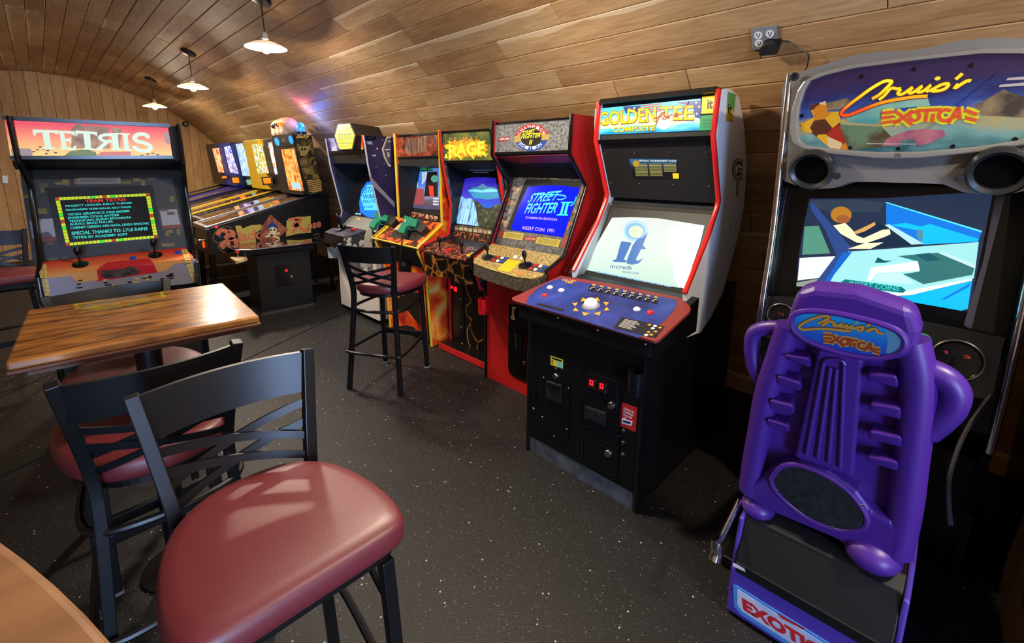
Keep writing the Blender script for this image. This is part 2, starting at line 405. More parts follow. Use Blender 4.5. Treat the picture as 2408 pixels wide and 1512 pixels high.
# --- glazed door in the front wall behind the viewer, daylight outside it (out of the picture)
dr = st(MB().box(-1.6, -1.5, YB-.01, YB+.06, 0, 2.1).box(-.42, -.32, YB-.01, YB+.06, 0, 2.1).box(-1.5, -.42, YB-.01, YB+.06, 2.0, 2.1).box(-1.5, -.42, YB-.01, YB+.04, 0, .2).build('door_1', M('door paint', '#5b4632', .5)))
MB().box(-1.5, -.42, YB+.005, YB+.02, .2, 2.0).build('door_glass', M('daylit glass', '#aecdff', .2, emit=DAY/GLOW), dr)
# ================================================================== pendant lamps
ENAMEL = None
def shade_mat():
    m = bpy.data.materials.new('milk glass shade'); m.use_nodes = True; t = m.node_tree; t.nodes.remove(t.nodes['Principled BSDF']); N = t.nodes.new
    d = N('ShaderNodeBsdfDiffuse'); d.inputs[0].default_value = (.9, .88, .82, 1); tr = N('ShaderNodeBsdfTranslucent'); tr.inputs[0].default_value = (.95, .9, .8, 1)
    x = N('ShaderNodeMixShader'); x.inputs[0].default_value = .45; t.links.new(d.outputs[0], x.inputs[1]); t.links.new(tr.outputs[0], x.inputs[2]); t.links.new(x.outputs[0], t.nodes['Material Output'].inputs[0])
    return m
SHADE = shade_mat(); BULB = M('lit bulb', '#fff0d0', .3, emit=14)
def pendant(loc, label, group='pendant lamps in a row along the vault'):
    zc = vault_z(loc[0])-loc[2]
    t = thing('pendant_lamp', label, 'lamp', loc, 0, group)
    nz = Vector((-(loc[0]-CX), 0, -(vault_z(loc[0])-CZ))).normalized()
    cp = Vector((0, 0, zc))+nz*.016
    MB().lathe([(.075, -.006), (.075, .018), (.05, .028)], cp, nz).build('canopy', BLACK, t, W=False, smooth=True)
    MB().cyl(cp, (0, 0, .1), .004, n=6).build('cord', BLACK, t, W=False)
    MB().lathe([(.014, .11), (.02, .10), (.024, .06)], n=16).build('socket', M('socket', '#c9c2b2', .4), t, W=False, smooth=True)
    MB().lathe([(.03, .045), (.07, .036), (.12, .016), (.148, 0), (.15, -.004), (.146, -.003), (.118, .011), (.068, .031), (.03, .04)], n=36, cap=False).build('shade', SHADE, t, W=False, smooth=True)
    MB().ball((0, 0, -.012), .034).build('bulb', BULB, t, W=False, smooth=True)
    la = bpy.data.lights.new('shade_light', 'AREA'); la.shape = 'DISK'; la.size = .25; la.energy = LAMP_W*.5; la.color = (1, .85, .67)
    lb = bpy.data.objects.new('shade_light', la); COL.objects.link(lb); lb.parent = t; lb.location = (0, 0, -.052)
    ld = bpy.data.lights.new('bulb_light', 'POINT'); ld.energy = LAMP_W*.5; ld.color = (1, .85, .67); ld.shadow_soft_size = .045
    lo = bpy.data.objects.new('bulb_light', ld); COL.objects.link(lo); lo.parent = t; lo.location = (0, 0, -.04)
    return t
pendant((1.36, 4.02, 2.49), 'nearest lit pendant lamp, largest, hanging by a black cord from the plank vault')
pendant((1.36, 6.45, 2.46), 'middle one of the three lit pendant lamps under the plank vault')
pendant((1.36, 8.92, 2.45), 'farthest lit pendant lamp, smallest, close to the end wall')
pendant((1.36, 1.6, 2.49), 'pendant lamp nearest the viewer above the picture, mirrored in the golf screen')
pendant((1.36, -.85, 2.49), 'pendant lamp hanging behind the viewer, outside the picture')
# ================================================================== bar stools
FRAME = M('black powder coated steel', '#0d0e11', .38, spec=.5)
VINYL = M('maroon vinyl', '#70242c', .45, bump=.1, bscale=420, spec=.9)
def seat_line(n):
    h = [(.23, .0), (.23, .12), (.225, .19), (.202, .224), (.135, .238), (.03, .231), (-.07, .208), (-.15, .163), (-.2, .094)]
    pts = h+[(-.216, 0)]+[(x, -y) for x, y in h[:0:-1]]
    sm = smooth_path([(x, y, 0) for x, y in pts], 4, closed=True); m = len(sm)
    return [(sm[int(i*m/n)].x, sm[int(i*m/n)].y) for i in range(n)]
def make_stool():
    t = thing('bar_stool', 'stool', 'bar stool', group='black metal bar stools with maroon seats')
    for s in (-1, 1):
        pth = [(-.245, s*.205, 0), (-.215, s*.18, .35), (-.195, s*.162, .62), (-.19, s*.16, .72), (-.198, s*.165, .80), (-.225, s*.182, .94), (-.255, s*.2, 1.075)]
        MB().tube(smooth_path(pth, 4), .0215, 4, rot=math.pi/4).build('back_post', FRAME, t, W=False, bevel=.003)
    for s in (-1, 1):
        lg = MB().tube([(.205, s*.168, .70), (.24, s*.187, 0)], .0215, 4, rot=math.pi/4).build('leg', FRAME, t, W=False, bevel=.003)
        MB().box(.222, .258, s*.187-.018, s*.187+.018, -.0005, .012).build('foot_cap', M('foot cap', '#8b8b8b', .5), lg, W=False)
    bow = lambda y, e: -.043*(1-(y/.2)**2)+e
    ys = [-.2+.4*i/24 for i in range(25)]
    MB().band([(bow(y, -.243), y, 1.012) for y in ys], (-.18, 0, .98), .115, .013, (1, 0, 0)).build('top_rail', FRAME, t, W=False, smooth=True)
    for sg in (1, -1):
        for za, zb in ((.93, .835), (.875, .78)):
            pts = []
            for i in range(13):
                k = i/12; z = za+(zb-za)*k; hw = .166+(.2-.166)*(z-.8)/.28; y = sg*(-hw+2*hw*k); xb = -.198-.055*(z-.8)/.275
                pts.append((xb-.038*(1-(y/hw)**2)+sg*.004, y, z))
            MB().band(pts, (-.18, 0, .98), .022, .007, (1, 0, 0)).build('cross_slat', FRAME, t, W=False, smooth=True)
    m = MB(); n = 72; out = seat_line(n)
    for z, k in ((.722, .955), (.73, .988), (.748, 1.0), (.766, .997), (.779, .978), (.788, .94), (.793, .82), (.795, .4)):
        for x, y in out: m.v.append(Vector(((x-.0)*k, y*k, z)))
    for j in range(7):
        for i in range(n): m.f.append([j*n+i, j*n+(i+1) % n, (j+1)*n+(i+1) % n, (j+1)*n+i])
    m.f.append(list(range(n))[::-1]); m.f.append([7*n+i for i in range(n)])
    m.build('seat', VINYL, t, W=False, smooth=True).data.set_sharp_from_angle(angle=3.1)
    m = MB(); o2 = [(x*.9, y*.9) for x, y in out]
    for z in (.695, .722):
        for x, y in o2: m.v.append(Vector((x, y, z)))
    for i in range(n): m.f.append([i, (i+1) % n, n+(i+1) % n, n+i])
    m.f.append(list(range(n))[::-1]); m.f.append([n+i for i in range(n)]); m.build('seat_frame', FRAME, t, W=False)
    # upper hoop behind the rear posts and foot rest
    MB().tube(smooth_path([(.21, -.165, .60), (-.08, -.2, .60), (-.2, -.16, .60), (-.235, 0, .60), (-.2, .16, .60), (-.08, .2, .60), (.21, .165, .60)], 6), .0115, 8).build('hoop', FRAME, t, W=False, smooth=True)
    MB().tube(smooth_path([(.225, -.178, .29), (-.19, -.215, .29), (-.255, -.17, .29), (-.262, 0, .29), (-.255, .17, .29), (-.19, .215, .29), (.225, .178, .29)], 6), .0115, 8).build('foot_rest', FRAME, t, W=False, smooth=True)
    MB().box(.214, .238, -.18, .18, .27, .31).build('foot_bar', FRAME, t, W=False, bevel=.003)
    return t
st0 = make_stool()
def put(o, x, y, a, label):
    o.location = (x, y, 0); o.rotation_euler = (0, 0, math.radians(a)); o['label'] = label; return o
stools = [(.279, 1.05, -90, 'nearest bar stool, big maroon seat turned to the viewer with cross-back shadow on it'),
          (.149, 1.765, 90.6, 'bar stool tucked under the wooden bar table, just behind the nearest stool'),
          (.165, 2.33, -86, 'bar stool on the far side of the wooden bar table, backrest peeking over its edge'),
          (1.695, 2.95, 30.3, 'lone bar stool in the middle of the floor facing the row of arcade cabinets'),
          (-.3, 5.1, -80, 'dark bar stool at the left picture edge behind the block puzzle cabinet')]
for i, s in enumerate(stools): put(st0 if i == 0 else copy_tree(st0), *s)
# ================================================================== tables
def table_wood():
    m = bpy.data.materials.new('glossy resin wood'); m.use_nodes = True; t = m.node_tree; b = t.nodes['Principled BSDF']; L = t.links.new; N = t.nodes.new
    g = N('ShaderNodeTexCoord'); mp = N('ShaderNodeMapping'); mp.inputs['Scale'].default_value = (1, 5, 1); mp.inputs['Rotation'].default_value = (0, 0, .5); L(g.outputs['Object'], mp.inputs[0])
    n = N('ShaderNodeTexNoise'); n.inputs['Scale'].default_value = 4.5; n.inputs['Detail'].default_value = 7; n.inputs['Distortion'].default_value = 1.5; L(mp.outputs[0], n.inputs['Vector'])
    r = N('ShaderNodeValToRGB'); e = r.color_ramp.elements; e[0].position = .3; e[0].color = lin('#4a2812'); e[1].position = .72; e[1].color = lin('#c4823a'); k = e.new(.5); k.color = lin('#9c6228')
    L(n.outputs[0], r.inputs[0]); L(r.outputs[0], b.inputs['Base Color']); b.inputs['Roughness'].default_value = .3; b.inputs['Coat Weight'].default_value = 1; b.inputs['Coat Roughness'].default_value = .06
    q = N('ShaderNodeTexNoise'); q.inputs['Scale'].default_value = 9; L(g.outputs['Object'], q.inputs['Vector']); u = N('ShaderNodeBump'); u.inputs['Strength'].default_value = .25; u.inputs['Distance'].default_value = .01
    L(q.outputs[0], u.inputs['Height']); L(u.outputs[0], b.inputs['Coat Normal']); return m
TW = table_wood()
t = thing('bar_table', 'square wooden bar table with glossy resin top on a black pedestal', 'table', (.193, 2.06, 0), math.radians(-3.5))
MB().box(-.308, .308, -.308, .308, 1.047, 1.072).build('table_top', TW, t, W=False, bevel=.006)
MB().box(-.312, .312, -.312, .312, 1.034, 1.047).build('edge_strip', M('table edge wood', '#5d3420', .35), t, W=False, bevel=.005)
MB().box(-.275, .275, -.275, .275, 1.014, 1.034).build('under_frame', M('table under wood', '#6d4430', .5), t, W=False)
MB().cyl((0, 0, .03), (0, 0, 1.0), .04, n=20).build('column', FRAME, t, W=False, smooth=True)
MB().box(-.13, .13, -.13, .13, 1.0, 1.014).build('mount_plate', FRAME, t, W=False)
MB().lathe([(.13, 0), (.13, .012), (.06, .03), (.042, .05)], n=28).build('base', FRAME, t, W=False, smooth=True)
t = thing('side_table', 'plain tan wooden tabletop corner cutting into the bottom left', 'table', (-.42, .42, 0))
pl = PZ_(1.05); TANW = A('tan tabletop', [(.3, '#8a6242'), (.7, '#a97d57')], 3, vs=(1, 4, 1), rough=.45)
pts = [pl.hit(q) for q in ((-60, 1222), (0, 1265), (60, 1308), (130, 1366), (200, 1432), (262, 1500), (300, 1560))]
m = MB().prism(pts+[Vector((.03, .45, 1.05)), Vector((-.02, .1, 1.05)), Vector((-.78, .1, 1.05)), Vector((-.78, 1.03, 1.05)), Vector((-.2, 1.08, 1.05))], (0, 0, -.04))
m.build('table_top', TANW, t, bevel=.012, seg=3)
MB().cyl((0, .1, .03), (0, .1, 1.01), .04).build('column', FRAME, t, W=False, smooth=True)
MB().lathe([(.25, 0), (.25, .012), (.06, .03)], (0, .1, 0), n=28).build('base', FRAME, t, W=False, smooth=True)
# ================================================================== wall outlet and adapter
OUT = PZ_(0)
def wall_pt(u, v):
    r = ray(u, v); a = r.x**2+r.z**2; b = 2*(-r.x*CX+r.z*(EYE-CZ)); c = CX**2+(EYE-CZ)**2-RAD**2
    return CAM+r*((-b+math.sqrt(b*b-4*a*c))/(2*a))
oc = wall_pt(1798, 87); nrm = Vector((CX-oc.x, 0, CZ-oc.z)).normalized(); WP = Plane(oc+nrm*.004, nrm)
t = thing('wall_outlet', 'steel double outlet plate on the plank wall above the golf game cabinet', 'outlet', tuple(oc))
art(t, 'plate', WP, [(1766, 66), (1827, 58), (1829, 106), (1770, 117)], M('plate grey', '#8d9096', .4, .2), .006)
D2 = K(1750, 30, .27326)
for c in ((122, 193), (222, 180), (127, 262)):
    o = art(t, 'socket', WP.off(.006), D2(ell(*c, 36, 30)), WHITE, .004)
    art(o, 'slot', WP.off(.010), [D2([(c[0]-16, c[1]-14), (c[0]-10, c[1]-14), (c[0]-10, c[1]+4), (c[0]-16, c[1]+4)]), D2([(c[0]+8, c[1]-15), (c[0]+14, c[1]-15), (c[0]+14, c[1]+4), (c[0]+8, c[1]+4)]), D2(ell(c[0], c[1]+14, 6, 6, 10))], BLACK, .001)
t = thing('power_adapter', 'black power adapter plugged into the steel outlet, its thin cable trailing right', 'adapter', tuple(oc))
art(t, 'adapter_body', WP.off(.010), D2([(150, 300), (165, 250), (195, 228), (325, 220), (330, 250), (312, 290), (290, 305), (170, 318)]), BLKPL, .045)
MB().tube(smooth_path([WP.off(.03).hit(q) for q in D2([(320, 240), (400, 255), (460, 300), (520, 335), (555, 365), (550, 420), (540, 470)])]+[wall_pt(1890, 175), wall_pt(1895, 230)], 4), .0025, 6).build('cable', BLACK, t)
# little things on the end wall
p = Plane((0, YE-.002, 0), (0, 1, 0))
tag(art(None, 'light_switch', p, [(5, 413), (18, 413), (19, 431), (6, 430)], WHITE, .02), 'small white switch plate on the end wall at the left edge', 'switch')
t = thing('wall_fitting', 'small round black fitting on the end wall under the vault edge', 'fitting', tuple(p.hit((435, 293))))
MB().lathe([(.05, 0), (.05, .03), (.035, .05)], p.hit((435, 292)), (0, -1, 0)).build('housing', BLACK, t, smooth=True)
MB().lathe([(.028, .05), (.02, .06)], p.hit((435, 292)), (0, -1, 0)).build('lens', STEEL, t, smooth=True)
# ================================================================== arcade cabinets along the right wall
def sides(t, prof, y0, y1, mat, trim, inner=None, th=.02, closed_from=None, r=.0125, nfront=None):
    """two side panels with a moulding round the front edge"""
    for k, (a, b) in enumerate(((y0, y0+th), (y1-th, y1))):
        o = MB().xz(prof, a, b).build('side_panel', mat, t)
        MB().tube([(x, (a+b)/2, z) for x, z in prof[:nfront or len(prof)]], r, 8).build('edge_trim', trim, o, smooth=True)
def disc(t, name, pl, q, r, h, mat, n=20, dome=False):
    c = pl.hit(q); return MB().lathe([(r, 0), (r, h*.7), (r*.85, h)]+([(r*.5, h*1.25), (r*.1, h*1.35)] if dome else []), c, pl.n, n).build(name, mat, t, smooth=True)
def button(t, pl, q, r, mat, h=.008):
    c = pl.hit(q); o = MB().lathe([(r*1.25, 0), (r*1.25, h*.5), (r, h*.6)], c, pl.n, 20).build('button', mat, t, smooth=True)
    MB().lathe([(r*.85, h*.6), (r*.85, h*1.2), (r*.6, h*1.5)], c, pl.n, 18).build('plunger', mat, o, smooth=True); return o
def joystick(t, pl, q, h=.075, mat=BLKPL, tilt=(0, 0, 0), base=.034, ball=.014):
    c = pl.hit(q); ax = (Vector((0, 0, 1))+pl.n*.6+Vector(tilt)).normalized()
    o = MB().lathe([(base, 0), (base, .003), (base*.4, .006)], c, pl.n, 24).build('joystick', mat, t, smooth=True)
    MB().lathe([(.006, 0), (.006, h*.45), (ball, h*.6), (ball*1.1, h*.85), (ball*.7, h)], c, ax, 14).build('stick', mat, o, smooth=True)
    return o
def cup_holder(name, label, c, mat, loc_n, r=.038, h=.095):
    """open cup with a notch, hung from a bracket"""
    c = Vector(c); t = thing('cup_holder', label, 'cup holder', tuple(c), group='clip-on cup holders')
    n = Vector(loc_n)
    m = MB(); k = 26; b = 0
    for rr_, z in ((r*.86, 0), (r*.9, 0), (r, h), (r*.93, h), (r*.82, .006)):
        for i in range(k):
            a = 2*math.pi*i/k; notch = .45 if (z == h and abs(((a-math.atan2(-n.y, -n.x)-.35+math.pi) % (2*math.pi))-math.pi) < .4) else 1
            m.v.append(c+Vector((rr_*math.cos(a), rr_*math.sin(a), z*notch)))
    for j in range(4):
        for i in range(k): m.f.append([j*k+i, j*k+(i+1) % k, (j+1)*k+(i+1) % k, (j+1)*k+i])
    m.f.append([4*k+i for i in range(k)]); m.f.append(list(range(k))[::-1])
    m.build('cup', mat, t, smooth=True)
    s = Vector((-n.y, n.x, 0))*.016; p0 = c-n*r*.9+Vector((0, 0, h*.2)); 
    MB().prism([p0-s, p0+s, p0+s+Vector((0, 0, h*.9)), p0-s+Vector((0, 0, h*.9))], -n*.03).build('bracket', mat, t)
    return t
C4 = K(400, 450, .19841); C5 = K(750, 270, .19179); C6 = K(750, 500, .26462); C7 = K(1100, 250, .28428); C8 = K(1300, 180, .33069); D1 = K(1180, 620, .39683); F4 = K(760, 480, .13228); F6 = K(1000, 640, .19841)
# ------------------------------------------------------------------ golf cabinet
t = thing('arcade_cabinet', 'tall white-sided golf arcade cabinet with red trim and pale screen', 'arcade machine', (1.765, 1.245, 0))
GW = M('bluish white laminate', '#dfe4f0', .35); REDT = M('red moulding', '#c8201f', .3)
gp = [(2.32, 1.97), (2.305, 1.755), (2.40, 1.55), (2.45, 1.44), (2.44, 1.40), (2.36, 1.27), (2.13, 1.0), (2.165, .765), (2.35, .745), (2.476, .80), (2.62, .914), (2.70, 1.07), (2.785, 1.245), (2.82, 1.404), (2.79, 1.62), (2.69, 1.82), (2.57, 1.96), (2.45, 1.985)]
sides(t, gp, .897, 1.592, GW, REDT, nfront=7, r=.014)
MB().xz([(1.765, .09), (1.765, .80), (2.0, .86), (2.2, .95), (2.6, .95), (2.86, .93), (2.86, 0), (1.80, 0), (1.80, .09)], .905, 1.584).build('body', BLACK, t, bevel=.004)
MB().xz([(2.345, 1.955), (2.33, 1.755), (2.48, 1.42), (2.52, 1.42), (2.27, 1.0), (2.2, .95), (2.7, .95), (2.76, 1.3), (2.74, 1.6), (2.64, 1.82), (2.55, 1.945)], .917, 1.572).build('head', BLACKM, t)
MB().box(1.768, 1.79, .917, 1.572, .0, .09).build('kick_plate', A('worn grey kick plate', [(.35, '#37393d'), (.7, '#5a5c60')], 14, rough=.7), t)
for y in (.9, 1.589): MB().tube([(1.765, y, .0), (1.765, y, .8)], .011, 8).build('edge_trim', BLKPL, t, smooth=True)
PF = PX_(1.765); GM = PXZ((2.345, 1.955), (2.33, 1.755)); GU = PXZ((2.33, 1.755), (2.48, 1.42)); GB = PXZ((2.52, 1.42), (2.27, 1.0)); GG = PXZ((2.47, 1.40), (2.17, .985)); GC = PXZ((2.17, .985), (1.71, .876)); GS = PY_(.897)
mq = art(t, 'marquee', GM, C8([(303, 232), (1055, 158), (1047, 385), (298, 415)]), A('golf marquee print', [(.18, '#2a4a6a'), (.3, '#19b0e8'), (.45, '#6fe0e8'), (.55, '#e4edc0'), (.8, '#eef0cc'), (.95, '#5fd0ea')], 5, 'grad', axis=2, coord='Generated', dist=.5, emit=.8, rough=.25), .006)
fl_ = GM.off(.006)
art(mq, 'flag_stripe', fl_, [C8([(630, 205+i*16), (770, 190+i*16), (770, 198+i*16), (630, 213+i*16)]) for i in range(4)], M('lit red print', '#e0413a', .3, emit=.9), .001)
art(mq, 'flag_field', fl_, [C8([(500, 215), (625, 205), (620, 250), (520, 262)]), C8([(870, 185), (1055, 168), (1050, 300), (1010, 290), (1000, 210)])], M('lit navy print', '#233d86', .3, emit=.8), .001)
art(mq, 'stars', fl_, [C8(ell(x, y, 7, 7, 8)) for x, y in ((1020, 185), (1042, 215), (1025, 265), (545, 232), (580, 225))], M('lit white print', '#f2f2ee', .3, emit=1), .002)
art(mq, 'red_flag', fl_, C8([(305, 250), (330, 250), (335, 360), (305, 362)]), M('lit red print', '#e0413a'), .001)
text(mq, 'lettering_shadow', fl_, [('GOLDEN', *C8([(334, 356), (742, 325), (330, 252)])), ('TEE', *C8([(760, 318), (1006, 315), (760, 212)])), ('COMPLETE', *C8([(428, 402), (735, 385), (426, 362)]))], M('lit brown print', '#8a4a10', .3, emit=.6), .0025, bold=.045)
text(mq, 'lettering', fl_, [('GOLDEN', *C8([(338, 350), (738, 320), (334, 255)])), ('TEE', *C8([(765, 312), (1002, 308), (765, 216)])), ('COMPLETE', *C8([(430, 398), (730, 381), (428, 363)]))], M('lit gold print', '#ffcf1e', .3, emit=1.0), .004, bold=.02)
art(mq, 'golf_ball', fl_, C8(ell(788, 335, 46, 42)), M('lit cream print', '#f4f5cf', .3, emit=1), .0045)
stroke(mq, 'script_lettering', fl_, [C8([(740, 345), (755, 300), (775, 262), (800, 258), (770, 285), (720, 300)]), C8([(795, 290), (785, 300), (800, 305), (815, 290), (800, 284)]), C8([(822, 278), (828, 298), (835, 276), (855, 272)]), C8([(865, 285), (890, 265), (875, 262), (872, 285), (900, 280)]), C8([(925, 262), (965, 175)])], .006, M('dark red script', '#b3231d', .3, emit=.6), .006)
text(mq, 'small_lettering', fl_, [('PETER JACOBSEN', *C8([(868, 345), (990, 338), (868, 334)]))], M('lit white print', '#f2f2ee'), .003)
yb = art(t, 'yellow_sign', GM, C8([(1066, 146), (1195, 133), (1181, 258), (1058, 266)]), M('lit yellow print', '#f4c81d', .3, emit=.95), .006)
text(yb, 'lettering', GM.off(.006), [('it', *C8([(1098, 232), (1138, 228), (1100, 165)]))], M('ink', '#1c1408', .4), .002, bold=.03)
gb = art(t, 'green_sign', GM, C8([(1050, 281), (1180, 269), (1170, 378), (1046, 385)]), M('lit green print', '#12a35c', .3, emit=.6), .006)
text(gb, 'lettering', GM.off(.006), [(s, *C8([(1068+i*3, 318+i*22), (1150-i*3, 312+i*22), (1068+i*3, 306+i*22)])) for i, s in enumerate(('SUITABLE', 'FOR', 'ALL AGES'))], M('ink green', '#0a5a36', .4), .002)
MB().xz([(2.318, 1.985), (2.30, 1.958), (2.36, 1.95), (2.45, 1.98)], .917, 1.572).build('top_cap', BLACK, t)
MB().xz([(2.335, 1.757), (2.308, 1.757), (2.315, 1.735), (2.345, 1.73)], .917, 1.572).build('retainer', BLKPL, t)
rc = art(t, 'rules_card', GU, C8([(546, 585), (880, 590), (897, 727), (572, 722)]), A('rules card print', [(.2, '#3d7fb4'), (.5, '#24404f'), (.75, '#15181c')], 3, 'grad', axis=0, dist=.4, coord='Generated', emit=.35), .003)
text(rc, 'lettering', GU.off(.003), [('OFFICIAL TOURNAMENT RULES', *C8([(612, 604), (879, 606), (612, 592)]))], M('lit white print', '#f2f2ee'), .0015)
art(rc, 'print_lines', GU.off(.003), [cell(C8([(575, 618), (885, 618), (893, 715), (585, 715)]), .02+c*.33, .02+r*.105, .31+c*.33, .07+r*.105) for c in range(3) for r in range(9) if not (c == 2 and r > 5)], M('rules text', '#b9b46a', .4, emit=.35), .001)
art(rc, 'print_badge', GU.off(.003), [C8(ell(592, 618, 24, 22))], M('gold badge', '#d9b23a', .4, emit=.4), .0015)
art(rc, 'print_corner', GU.off(.003), C8([(852, 688), (895, 688), (897, 725), (856, 725)]), M('lit yellow print', '#f4c81d'), .0012)
for q in C8([(372, 551), (578, 547), (828, 541), (1091, 538), (413, 756), (616, 762), (857, 770), (1110, 778), (375, 462), (684, 452), (1048, 436)]): disc(t, 'screw', GU, q, .006, .004, STEEL, 10)
art(t, 'metal_strip', GU, C8([(390, 882), (1165, 925), (1155, 968), (400, 915)]), M('grey strip', '#57595a', .35, .6), .004)
# monitor
art(t, 'bezel', GB, C8([(400, 930), (1150, 985), (985, 1505), (110, 1400)]), M('bezel charcoal', '#22211f', .5), .002)
scr = art(t, 'screen', GB, C8([(425, 1008), (560, 1004), (750, 1012), (930, 1040), (1080, 1064), (1075, 1085), (1045, 1200), (1000, 1330), (920, 1500), (905, 1506), (700, 1470), (480, 1425), (240, 1390), (245, 1365), (320, 1190)]), A('pale screen picture', [(0, '#bfe3d8'), (.5, '#d6e6df'), (1, '#d9dfe2')], 2, 'grad', axis=2, dist=.2, coord='Generated', emit=.95, rough=.12), .008)
sp = GB.off(.008); LB = M('screen blue', '#3f73bd', .3, emit=.9)
art(scr, 'picture_halo', sp, C8(ell(590, 1100, 88, 78)), M('screen pale blue', '#a9d2ee', .3, emit=.95), .001)
art(scr, 'picture_ring', sp, C8(ell(588, 1100, 70, 58)), M('screen ring blue', '#7fb4e2', .3, emit=.95), .0015)
art(scr, 'picture_ball', sp, C8(ell(592, 1104, 52, 44)), M('screen ball', '#cfd9c4', .3, emit=.95), .002)
art(scr, 'picture_logo', sp, [C8([(490, 1172), (560, 1182), (505, 1300), (525, 1310), (520, 1322), (428, 1316), (430, 1306), (452, 1300), (482, 1190)]), C8([(600, 1160), (640, 1145), (674, 1112), (640, 1200), (660, 1220), (655, 1228), (628, 1226), (590, 1300), (602, 1312), (640, 1296), (610, 1328), (560, 1338), (525, 1328), (530, 1300), (570, 1200)])], LB, .0025)
text(scr, 'picture_text', sp, [('incredi', *C8([(410, 1362), (558, 1374), (412, 1334)])), ('TECHNOLOGIES', *C8([(490, 1394), (615, 1408), (491, 1382)]))], M('screen dark blue', '#3b5f9a', .3, emit=.7), .0025)
art(scr, 'picture_small_print', sp, [C8([(300+i*55, 1380+i*11), (345+i*55, 1389+i*11), (343+i*55, 1399+i*11), (298+i*55, 1390+i*11)]) for i in range(10)], M('screen faint blue', '#8fc0e8', .3, emit=.95), .002)
art(t, 'glass', GG, C8([(385, 895), (1162, 950), (960, 1530), (70, 1418)]), GLASS, .003)
# control panel
cp = art(t, 'control_panel', GC, D1([(350, 82), (700, 140), (1050, 212), (1105, 255), (1120, 275), (1112, 300), (930, 468), (905, 474), (500, 355), (90, 236), (62, 224), (64, 212)]), M('panel brick red', '#7d2f2b', .4), .012)
MB().xz([(1.725, .875), (1.722, .80), (1.765, .79), (2.2, .80), (2.2, .975)], .86, 1.632).build('panel_box', BLACK, t, bevel=.004)
q_ = GC.off(.012)
art(cp, 'panel_print', q_, D1([(350, 88), (290, 105), (215, 145), (160, 195), (142, 238), (500, 345), (810, 440), (905, 392), (985, 318), (1030, 262), (1040, 216), (700, 148)]), A('navy panel print', [(.3, '#1b2150'), (.6, '#2f3f8f'), (.8, '#3f57a8')], 5, detail=3, rough=.35), .001)
text(cp, 'lettering', q_, [('GOLDEN', *D1([(355, 103), (440, 112), (357, 92)])), ('TEE', *D1([(372, 117), (420, 122), (374, 106)]))], M('gold print', '#d69b2c', .4), .003, bold=.03)
IC = D1([(520, 130), (935, 212), (925, 242), (508, 160)])
art(cp, 'icon_tile', q_, [cell(IC, .01+i*.111, 0, .1+i*.111, 1) for i in range(9)], BLACK, .002)
stroke(cp, 'icon_print', q_, [[quad(*IC, .03+i*.111, .8), quad(*IC, .05+i*.111, .3), quad(*IC, .085+i*.111, .25+.05*(i % 3))] for i in range(9)], .004, WHITE, .004)
art(cp, 'icon_tops', q_, [cell(IC, .03+i*.111, -.35, .08+i*.111, -.1) for i in range(9)], M('gold print', '#d69b2c'), .002)
for c, mt in (((285, 143), WHITE), ((352, 160), WHITE), ((255, 190), REDB), ((800, 272), WHITE), ((880, 292), REDB)): button(cp, q_, D1([c])[0], .014, mt)
disc(cp, 'trackball_ring', q_, D1([(528, 250)])[0], .046, .004, M('grey ring', '#77787c', .4))
MB().ball(q_.hit(D1([(528, 248)])[0])+q_.n*.004, .037).build('trackball', M('white ball', '#e9e9e4', .15), cp, smooth=True)
for i in range(8):
    a = 2*math.pi*i/8+.35; c = (528+100*math.cos(a), 256+46*math.sin(a)); dx, dy = math.cos(a), math.sin(a)*.5
    art(cp, 'arrow_print', q_, D1([(c[0]+dx*18-dy*0, c[1]+dy*26), (c[0]-math.sin(a)*24-dx*10, c[1]+math.cos(a)*12-dy*16), (c[0]+math.sin(a)*24-dx*10, c[1]-math.cos(a)*12-dy*16)]), M('gold print', '#d69b2c'), .002)
art(cp, 'info_print', q_, D1([(712, 318), (965, 374), (910, 442), (660, 384)]), M('dark print', '#1b1a22', .4), .002)
art(cp, 'info_lines', q_, [cell(D1([(730, 328), (860, 356), (800, 410), (680, 380)]), .02, .05+i*.11, .6+.3*((i*7) % 3)/3, .1+i*.11) for i in range(8)], M('print grey', '#a9a7a0', .4), .003)
for i, c in enumerate(((908, 372), (895, 386), (856, 425), (870, 408), (938, 382), (875, 365), (886, 424), (912, 405))): art(cp, 'info_icon', q_, D1(ell(*c, 13, 6, 6 if i < 3 else 4)), WHITE if i < 3 else M('gold print', '#d69b2c'), .003)
art(cp, 'label_print', q_, D1([(212, 233), (368, 272), (362, 286), (206, 246)]), M('dark print', '#1b1a22'), .002)
for q in D1([(333, 322), (568, 396), (852, 480), (495, 190), (672, 236), (562, 322), (378, 272)]): disc(t, 'bolt', q_, q, .005, .003, STEEL, 10)
# front
bd = art(t, 'bill_door', PF, D1([(250, 595), (262, 588), (395, 632), (408, 650), (400, 1030), (388, 1040), (255, 985), (245, 965)]), BLKPL, .008)
disc(bd, 'lock', PF.off(.008), D1([(322, 665)])[0], .016, .012, CHROME)
art(bd, 'bill_slot', PF.off(.008), D1([(272, 692), (355, 718), (352, 822), (270, 790)]), BLACKM, .016)
art(bd, 'slot_lip', PF.off(.024), D1([(285, 705), (345, 725), (345, 748), (285, 728)]), BLKPL, .02)
for q in D1([(320, 622), (247, 675), (395, 738), (240, 908), (385, 982), (310, 1022)]): disc(bd, 'bolt', PF.off(.008), q, .006, .004, STEEL, 10)
cdr = art(t, 'coin_door', PF, D1([(500, 622), (650, 658), (690, 690), (712, 730), (700, 980), (688, 1240), (668, 1262), (640, 1258), (490, 1178), (472, 1150), (482, 960)]), BLKPL, .010)
pc = PF.off(.010)
